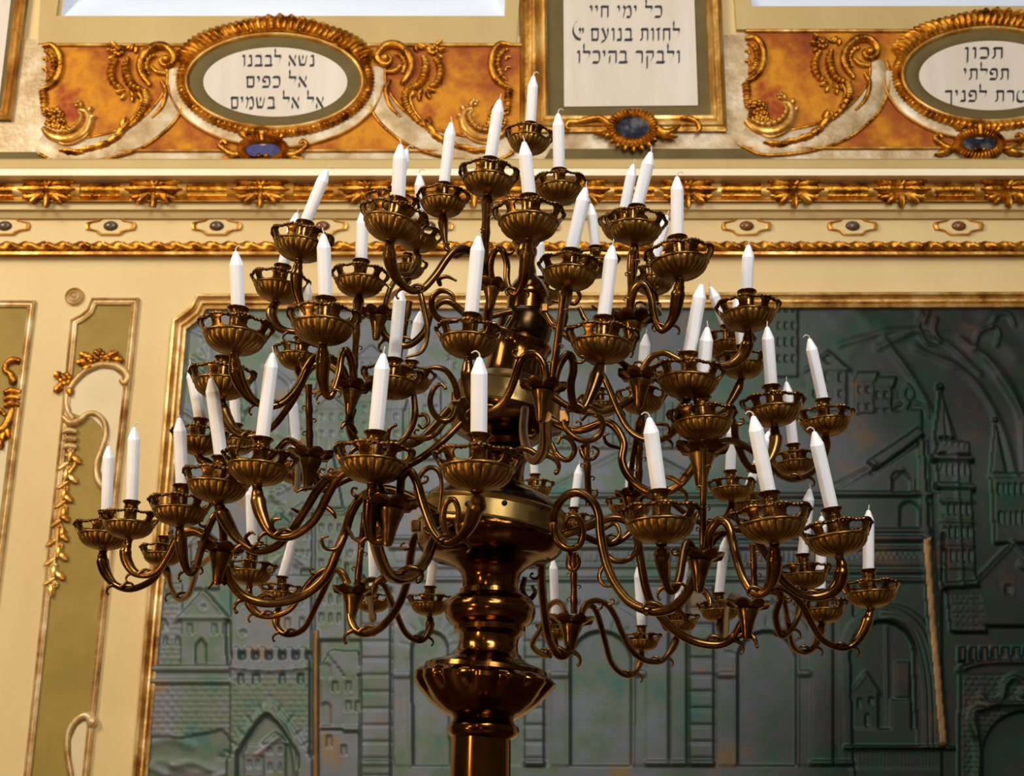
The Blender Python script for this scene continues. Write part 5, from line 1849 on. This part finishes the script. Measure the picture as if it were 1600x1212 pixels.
# side arms: hub, traced course (photo px), cup, thickness
ARMS = [
 ('L1', 'f1', [(335, 846), (305, 832), (280, 840), (264, 864), (250, 890), (235, 908), (205, 920), (180, 913), (165, 894), (160, 874)], 6.0, 5.0),
 ('L1', 'e9', [(336, 846), (305, 828), (280, 836), (263, 866), (248, 889), (230, 898), (212, 895), (201, 882), (196, 864)], 6.0, 5.0),
 ('L1', 'e8', [(350, 850), (347, 818), (338, 804), (326, 824), (314, 860), (306, 886), (299, 895), (291, 888), (285, 865), (282, 840)], 6.4, 5.4),
 ('L1', 'h3', [(340, 862), (310, 886), (303, 906), (295, 928), (280, 936), (268, 920), (263, 900), (257, 888)], 5.0, 4.6),
 ('H3', 'e4', [(598, 776), (576, 748), (546, 735), (518, 744), (496, 766), (480, 792), (455, 830), (430, 854), (400, 860), (372, 842), (354, 814), (345, 796)], 7.4, 6.4),
 ('H3', 'e5', [(600, 774), (580, 742), (552, 733), (530, 744), (514, 770), (496, 805), (478, 825), (452, 838), (424, 833), (409, 805), (403, 780)], 7.4, 6.6),
 ('H3', 'e6', [(618, 776), (616, 800), (604, 836), (590, 846), (580, 836), (578, 806), (581, 775)], 7.0, 6.6),
 ('H3', 'e7', [(625, 772), (628, 746), (640, 736), (652, 755), (664, 795), (678, 830), (695, 847), (715, 843), (733, 822), (742, 797), (747, 784)], 7.0, 6.6),
 ('H4', 'g8', [(542, 912), (532, 894), (522, 891), (514, 904), (504, 926), (494, 946), (478, 978), (460, 990), (442, 989), (432, 976), (432, 962)], 5.2, 4.8),
 ('H4', 'g9', [(545, 912), (534, 893), (514, 888), (492, 900), (474, 922), (455, 950), (430, 962), (405, 960), (391, 945), (388, 930)], 5.0, 4.6),
 ('H4', 'g6', [(566, 914), (574, 907), (586, 906), (600, 914), (610, 936), (620, 960), (632, 986), (646, 998), (660, 1000), (670, 986), (672, 970)], 5.0, 4.4),
 ('H4', 'g7', [(558, 912), (566, 900), (576, 930), (582, 966)], 4.6, 4.4),
 ('H5', 'f2', [(1084, 860), (1075, 848), (1068, 862), (1062, 900), (1055, 919), (1046, 922), (1040, 905), (1036, 880), (1034, 862)], 7.0, 6.4),
 ('H5', 'f3', [(1106, 856), (1110, 830), (1123, 813), (1136, 818), (1144, 840), (1150, 868), (1160, 900), (1172, 921), (1186, 928), (1200, 919), (1208, 898), (1210, 872)], 7.4, 6.4),
 ('H5', 'f4', [(1104, 858), (1122, 836), (1152, 826), (1176, 836), (1192, 858), (1206, 880), (1222, 906), (1238, 920), (1254, 929), (1274, 932), (1296, 926), (1310, 911), (1315, 886)], 6.8, 5.8),
 ('H6', 'f5', [(1178, 934), (1202, 918), (1230, 922), (1252, 944), (1262, 962), (1272, 981), (1284, 998), (1300, 1008), (1318, 1012), (1334, 1006), (1347, 988), (1356, 966)], 5.4, 4.8),
 ('H6', 'f6', [(1182, 934), (1206, 918), (1220, 930), (1212, 960), (1218, 988), (1228, 990), (1244, 970), (1252, 940)], 6.2, 5.0),
 ('H6', 'f7', [(1180, 936), (1205, 924), (1225, 940), (1232, 980), (1240, 1010), (1258, 1019), (1274, 1008), (1281, 988)], 5.0, 4.6),
 ('H6', 'f8', [(1158, 936), (1144, 930), (1136, 950), (1134, 990), (1130, 1002), (1126, 985)], 4.6, 4.6),
 ('H7', 'g2', [(908, 960), (914, 948), (922, 946), (931, 954), (939, 978), (946, 1004), (954, 1032), (966, 1048), (980, 1055), (992, 1051), (1000, 1034)], 5.0, 4.4),
 ('H7', 'g1', [(908, 960), (912, 948), (920, 941), (934, 938), (950, 946), (962, 964), (972, 988), (984, 1012), (998, 1026), (1014, 1033), (1034, 1032), (1048, 1016), (1056, 1000)], 5.0, 4.4),
 ('H7', 'g5', [(884, 958), (878, 944), (868, 940), (856, 950), (846, 980), (832, 1008), (852, 1024), (866, 1012)], 4.8, 4.4),
 ('H8', 'b7', [(852, 594), (850, 572), (840, 556), (828, 553), (815, 562), (806, 586), (796, 612), (782, 634), (764, 643), (746, 639), (736, 622), (731, 595)], 7.0, 6.0),
 ('H8', 'c5', [(866, 596), (870, 580), (877, 564), (886, 554), (894, 560), (896, 578), (892, 600), (894, 624), (901, 639), (912, 638), (921, 620), (930, 596)], 7.0, 6.0),
 ('H8', 'b8', [(862, 596), (868, 560), (874, 520), (880, 480)], 5.6, 5.6),
 ('H9', 'c6', [(1002, 580), (1008, 570), (1020, 556), (1038, 551), (1056, 559), (1085, 573), (1116, 572), (1140, 570), (1158, 558), (1167, 540)], 5.4, 4.8),
 ('H9', 'c8', [(990, 580), (960, 560), (936, 566), (938, 580), (946, 594), (958, 622), (968, 646), (982, 670), (1000, 684), (1020, 688), (1040, 684), (1056, 668), (1066, 645)], 5.6, 5.0),
 ('H9', 'c7', [(1012, 580), (1060, 620), (1100, 650), (1130, 640), (1150, 612)], 4.6, 4.4),
 ('H10', 'c3', [(984, 488), (986, 470), (992, 452), (1002, 443), (1011, 449), (1018, 468), (1021, 490), (1027, 508), (1035, 516), (1047, 505), (1055, 486), (1059, 462)], 6.4, 5.4),
 ('H10', 'c1', [(984, 490), (985, 460), (988, 420), (991, 390)], 4.8, 4.8),
 ('H10', 'c4', [(994, 490), (1010, 476), (1024, 480), (1030, 490), (1026, 478)], 4.4, 4.4),
 ('H14', 'd2', [(1112, 680), (1124, 656), (1138, 652), (1147, 664), (1149, 682), (1156, 704), (1166, 724), (1178, 734), (1192, 731), (1205, 714), (1212, 690)], 6.4, 5.4),
 ('H14', 'd3', [(1116, 690), (1150, 690), (1190, 715), (1208, 732), (1222, 744), (1242, 749), (1262, 743), (1278, 728), (1288, 706)], 5.6, 4.8),
 ('H14', 'd1', [(1099, 700), (1099, 692)], 8, 8),
 ('H11', 'b3', [(553, 594), (550, 568), (541, 547), (533, 558), (530, 580), (523, 605), (516, 619), (508, 612), (504, 588), (505, 565)], 6.2, 5.4),
 ('H11', 'b5', [(541, 592), (532, 572), (514, 559), (493, 558), (479, 575), (466, 602), (448, 624), (428, 634), (404, 630), (388, 618), (375, 597), (368, 575)], 6.4, 5.6),
 ('H11', 'b6', [(540, 596), (520, 575), (496, 570), (480, 582), (462, 618), (444, 645), (424, 668), (396, 682), (370, 676), (354, 654), (348, 638)], 5.8, 5.0),
 ('H11', 'b4', [(551, 594), (554, 560), (558, 510), (560, 475)], 5.0, 5.0),
 ('H11', 'h4', [(540, 596), (520, 600), (494, 612), (474, 606)], 4.6, 4.4),
 ('H12', 'a6', [(758, 436), (748, 404), (734, 392), (720, 389), (708, 393), (696, 407), (684, 425), (672, 440), (660, 451), (644, 454), (628, 444), (616, 428), (609, 404)], 6.4, 5.6),
 ('H12', 'a5', [(768, 436), (766, 418), (769, 400), (777, 388), (786, 393), (792, 412), (792, 438), (799, 457), (809, 456), (818, 436), (823, 405)], 5.8, 4.8),
 ('H12', 'a4', [(760, 436), (745, 400), (728, 394), (712, 400), (702, 392), (696, 378)], 4.6, 4.4),
 ('H12', 'a2', [(764, 436), (760, 400), (757, 360), (761, 330)], 5.4, 5.0),
 ('H13', 'b1', [(580, 482), (560, 494), (530, 508), (500, 504), (477, 486), (466, 462), (463, 436)], 5.4, 4.8),
 ('H13', 'b2', [(580, 486), (540, 508), (500, 520), (458, 518), (436, 512), (425, 496), (426, 482)], 5.0, 4.6),
 ('H13', 'a8', [(600, 482), (610, 450), (624, 432), (640, 428), (652, 410)], 4.4, 4.4),
 ('H13', 'a9', [(598, 482), (612, 462), (630, 450), (637, 440)], 4.2, 4.0),
 ('H2', 'e3', [(474, 700), (450, 688), (430, 706), (400, 730), (360, 736), (330, 728), (314, 718)], 5.6, 5.0),
 ('H2', 'h1', [(480, 702), (474, 690), (468, 700), (464, 760)], 4.4, 4.4),
 ('H2', 'h2', [(476, 702), (452, 690), (420, 720), (390, 742), (372, 730)], 4.6, 4.4),
 ('H15', 'h9', [(985, 765), (990, 800), (986, 822)], 4, 4),
 ('H15', 'h5', [(985, 765), (988, 720), (996, 680), (1002, 655)], 4.6, 4.4),
 ('H15', 'h7', [(995, 768), (1040, 780), (1090, 815), (1125, 815), (1141, 800)], 4.6, 4.2),
]
for hub, cup, course, r0, r1 in ARMS:
    cu = CP[cup]
    pts = list(course) + [cu['px']]
    arm(pts, HC[hub]['d'], cu['d'], r0, r1, curls=2 if len(course) >= 8 else (1 if len(course) > 4 else 0), funnel=0.135 * cu['s'] / 0.134)

# main arms from the shaft to the flower pans
MAIN = [
 ('L1', [(690, 806), (640, 776), (598, 764), (566, 776), (549, 800), (540, 828), (528, 858), (508, 902), (470, 932), (420, 942), (382, 932), (360, 908), (352, 884)], 2.92, 7.6, 7.4),
 ('H3', [(700, 824), (684, 834), (675, 848), (664, 876), (645, 897), (625, 903), (606, 895), (593, 868), (587, 838), (594, 812)], 2.86, 8.4, 10.5),
 ('H4', [(672, 836), (650, 838), (642, 866), (638, 900), (628, 934), (612, 962), (592, 982), (572, 989), (556, 984), (548, 966), (548, 944)], 3.0, 6.6, 6.8),
 ('H5', [(866, 822), (867, 800), (879, 779), (896, 770), (912, 772), (928, 786), (936, 806), (938, 832), (943, 862), (951, 890), (964, 916), (982, 938), (1002, 950), (1026, 955), (1050, 949), (1068, 934), (1080, 914), (1090, 892)], 2.86, 6.6, 8.4),
 ('H6', [(880, 836), (920, 822), (955, 809), (983, 816), (995, 838), (1001, 875), (1013, 931), (1037, 968), (1074, 997), (1116, 1007), (1145, 996), (1160, 972)], 3.0, 6.6, 7.2),
 ('H7', [(848, 862), (846, 900), (850, 950), (858, 996), (872, 1022), (886, 1020), (891, 996)], 3.08, 6.4, 7.4),
 ('H8', [(820, 640), (818, 676), (828, 712), (840, 716), (852, 694), (852, 650)], 2.8, 7.0, 10.0),
 ('H11', [(700, 640), (660, 684), (620, 700), (585, 705), (556, 690), (546, 660), (550, 640)], 2.9, 6.6, 7.4),
 ('H14', [(842, 650), (900, 672), (950, 660), (974, 690), (972, 720), (984, 746), (1010, 766), (1042, 768), (1066, 752), (1084, 728), (1094, 712)], 2.86, 6.4, 7.0),
 ('H10', [(846, 484), (880, 520), (930, 548), (968, 540), (984, 520)], 2.95, 5.6, 6.4),
 ('H9', [(850, 610), (900, 640), (950, 640), (985, 625), (996, 604)], 3.0, 5.6, 6.0),
 ('H12', [(800, 500), (784, 524), (764, 524), (762, 494), (768, 466)], 2.88, 6.4, 8.0),
 ('H13', [(800, 486), (740, 496), (700, 470), (676, 484), (662, 520), (634, 540), (604, 526), (594, 504)], 2.98, 5.4, 6.0),
 ('H2', [(720, 660), (690, 690), (650, 720), (600, 740), (550, 745), (505, 764), (490, 740)], 2.95, 6.0, 6.4),
 ('H15', [(862, 800), (900, 830), (950, 850), (985, 830), (986, 800)], 3.1, 5.4, 5.6),
]
for hub, pts, d0, r0, r1 in MAIN:
    arm(pts, d0, HC[hub]['d'], r0, r1, curls=2, name='main_arm', flat=1.0 if hub != 'H3' else 1.2)

# loose scrollwork of the shaft
SCROLLS = [
 ([(866, 818), (868, 838), (878, 853), (893, 857), (906, 850), (911, 830), (905, 812), (893, 806), (884, 814), (880, 830)], 2.84, 6),
 ([(893, 857), (889, 872), (889, 886), (898, 890), (905, 878), (902, 866)], 2.85, 4.6),
 ([(880, 656), (886, 672), (900, 684), (920, 688), (936, 680), (942, 662), (934, 648), (920, 646), (910, 655)], 2.75, 5.4),
 ([(860, 690), (872, 712), (888, 718), (898, 704), (892, 688), (878, 682), (872, 692)], 2.75, 4.8),
 ([(918, 690), (908, 702), (914, 716), (928, 716), (935, 704), (926, 697)], 2.76, 3.6),
 ([(716, 640), (712, 604), (698, 580), (680, 574), (664, 576)], 2.78, 5.4),
 ([(714, 630), (706, 652), (692, 657), (678, 646), (672, 628), (677, 609), (688, 600), (696, 606)], 2.78, 5.4),
 ([(640, 682), (664, 685), (682, 677), (696, 662)], 2.82, 5.0),
 ([(648, 650), (664, 648), (669, 660), (660, 668), (654, 664)], 2.82, 3.8),
 ([(646, 612), (648, 650), (636, 680), (620, 694), (606, 690), (608, 672), (618, 664)], 2.78, 5.6),
 ([(716, 500), (690, 500), (676, 484), (676, 464), (690, 454), (706, 460), (710, 474)], 2.82, 5.6),
 ([(688, 446), (686, 436), (698, 432), (712, 438)], 2.84, 4.0),
 ([(654, 448), (662, 480), (668, 518), (660, 548), (636, 558)], 2.72, 4.6),
 ([(850, 484), (862, 506), (878, 510), (884, 492), (876, 474), (864, 470)], 2.92, 5.0),
 ([(884, 470), (898, 474), (906, 462), (898, 452), (888, 456)], 2.92, 3.8),
 ([(905, 480), (915, 500), (930, 508), (938, 490), (926, 478)], 2.95, 4.2),
 ([(656, 790), (650, 760), (660, 738), (674, 730), (686, 738), (690, 760), (686, 800)], 2.78, 4.6),
 ([(700, 840), (692, 812), (696, 788), (708, 780), (716, 796), (714, 826), (722, 846)], 2.70, 5.4),
 ([(938, 830), (960, 818), (968, 834), (956, 846), (946, 838)], 2.8, 3.6),
 ([(940, 858), (960, 876), (985, 872), (996, 850), (988, 830)], 2.95, 5.0),
 ([(944, 880), (936, 900), (944, 914), (960, 916)], 2.9, 3.6),
 ([(820, 902), (816, 922), (826, 936), (836, 926), (832, 916)], 3.1, 5.0),
 ([(538, 836), (526, 856), (508, 856), (503, 842), (512, 838)], 2.88, 3.4),
 ([(542, 822), (552, 840), (566, 846), (576, 840)], 2.88, 3.2),
 ([(352, 912), (344, 904), (334, 908), (326, 918)], 2.85, 4.6),
 ([(1148, 996), (1166, 990), (1178, 996), (1183, 1010)], 3.0, 5.2),
 ([(1086, 918), (1098, 922), (1108, 934), (1110, 946)], 2.52, 6.2),
 ([(556, 676), (546, 662), (538, 662), (534, 668)], 2.66, 5.0),
 ([(1024, 662), (1042, 664), (1044, 678), (1034, 684)], 2.7, 3.2),
 ([(968, 700), (950, 694), (944, 682), (950, 678)], 2.74, 3.2),
 ([(1040, 744), (1052, 748), (1066, 756), (1074, 744), (1066, 740)], 2.6, 4.0),
 ([(505, 764), (490, 762), (472, 764), (464, 768)], 2.6, 4.0),
 ([(508, 790), (520, 800), (524, 808)], 2.5, 4.4),
 ([(478, 795), (468, 800), (456, 794)], 2.75, 3.6),
 ([(390, 852), (384, 840), (392, 832), (398, 834)], 2.55, 3.4),
 ([(432, 834), (424, 822), (428, 812), (438, 810)], 2.5, 4.6),
]
for pts, d, r in SCROLLS:
    P, q, dd = px_path(pts, d, d - 0.03, 8)
    mb = MB()
    rad = np.interp(np.linspace(0, 1, len(P)), [0, 0.15, 0.7, 1], [r * 0.8, r, r * 0.8, r * 0.42]) * dd / F_PX
    mb.tube(P, rad, 12)
    mb.ball(P[-1], rad[-1] * 1.35, 10)
    mb.build('scroll', 'bronze', cand, angle=60)

# leafed upright stems
STEMS = [((757, 432), (762, 318), 2.72), ((897, 958), (896, 862), 3.4), ((862, 598), (880, 462), 2.42), ((484, 700), (482, 600), 2.85), ((1098, 862), (1100, 700), 2.55),
         ((984, 490), (990, 392), 2.8), ((558, 914), (570, 800), 3.35), ((552, 594), (560, 475), 2.7), ((920, 790), (916, 690), 2.95), ((1180, 936), (1176, 850), 3.0), ((998, 760), (1000, 660), 3.15), ((640, 470), (622, 560), 3.0)]
for (x0, y0), (x1, y1), d in STEMS:
    mb = MB()
    n = 10
    P = [P3(x0 + (x1 - x0) * k / n, y0 + (y1 - y0) * k / n, d - 0.004) for k in range(n + 1)]
    rr_ = np.array([5.2 + 1.2 * (k % 4 == 2) for k in range(n + 1)]) * d / F_PX
    mb.tube(P, rr_, 12)
    o = mb.build('upright_stem', 'bronze', cand, angle=60)
    cm = MB()
    for k, s_ in ((2, -1), (4, 1), (6, -1), (8, 1)):
        x, y = x0 + (x1 - x0) * k / n, y0 + (y1 - y0) * k / n
        curl(cm, (x, y), np.array([0.35 * s_, -1.0]), d - 0.006, 9, -s_ * 1.15, 2.6 * d / F_PX)
    cm.build('leaf_curl', 'bronze', o, angle=60)
# clamps where the scrolls meet the shaft
for x, y, d, s_ in ((862, 824, 2.85, 0.012), (650, 822, 2.87, 0.012), (881, 652, 2.76, 0.014), (851, 482, 2.92, 0.010), (713, 622, 2.78, 0.012)):
    c = P3(x, y, d)
    mb = MB()
    mb.box(c - s_ * np.array([0.8, 0.8, 1.0]), c + s_ * np.array([0.8, 0.8, 1.0]))
    ob = mb.build('clamp', 'bronze', cand, smooth=False)
    bv = ob.modifiers.new('edge', 'BEVEL')
    bv.width = 0.003
    bv.segments = 2
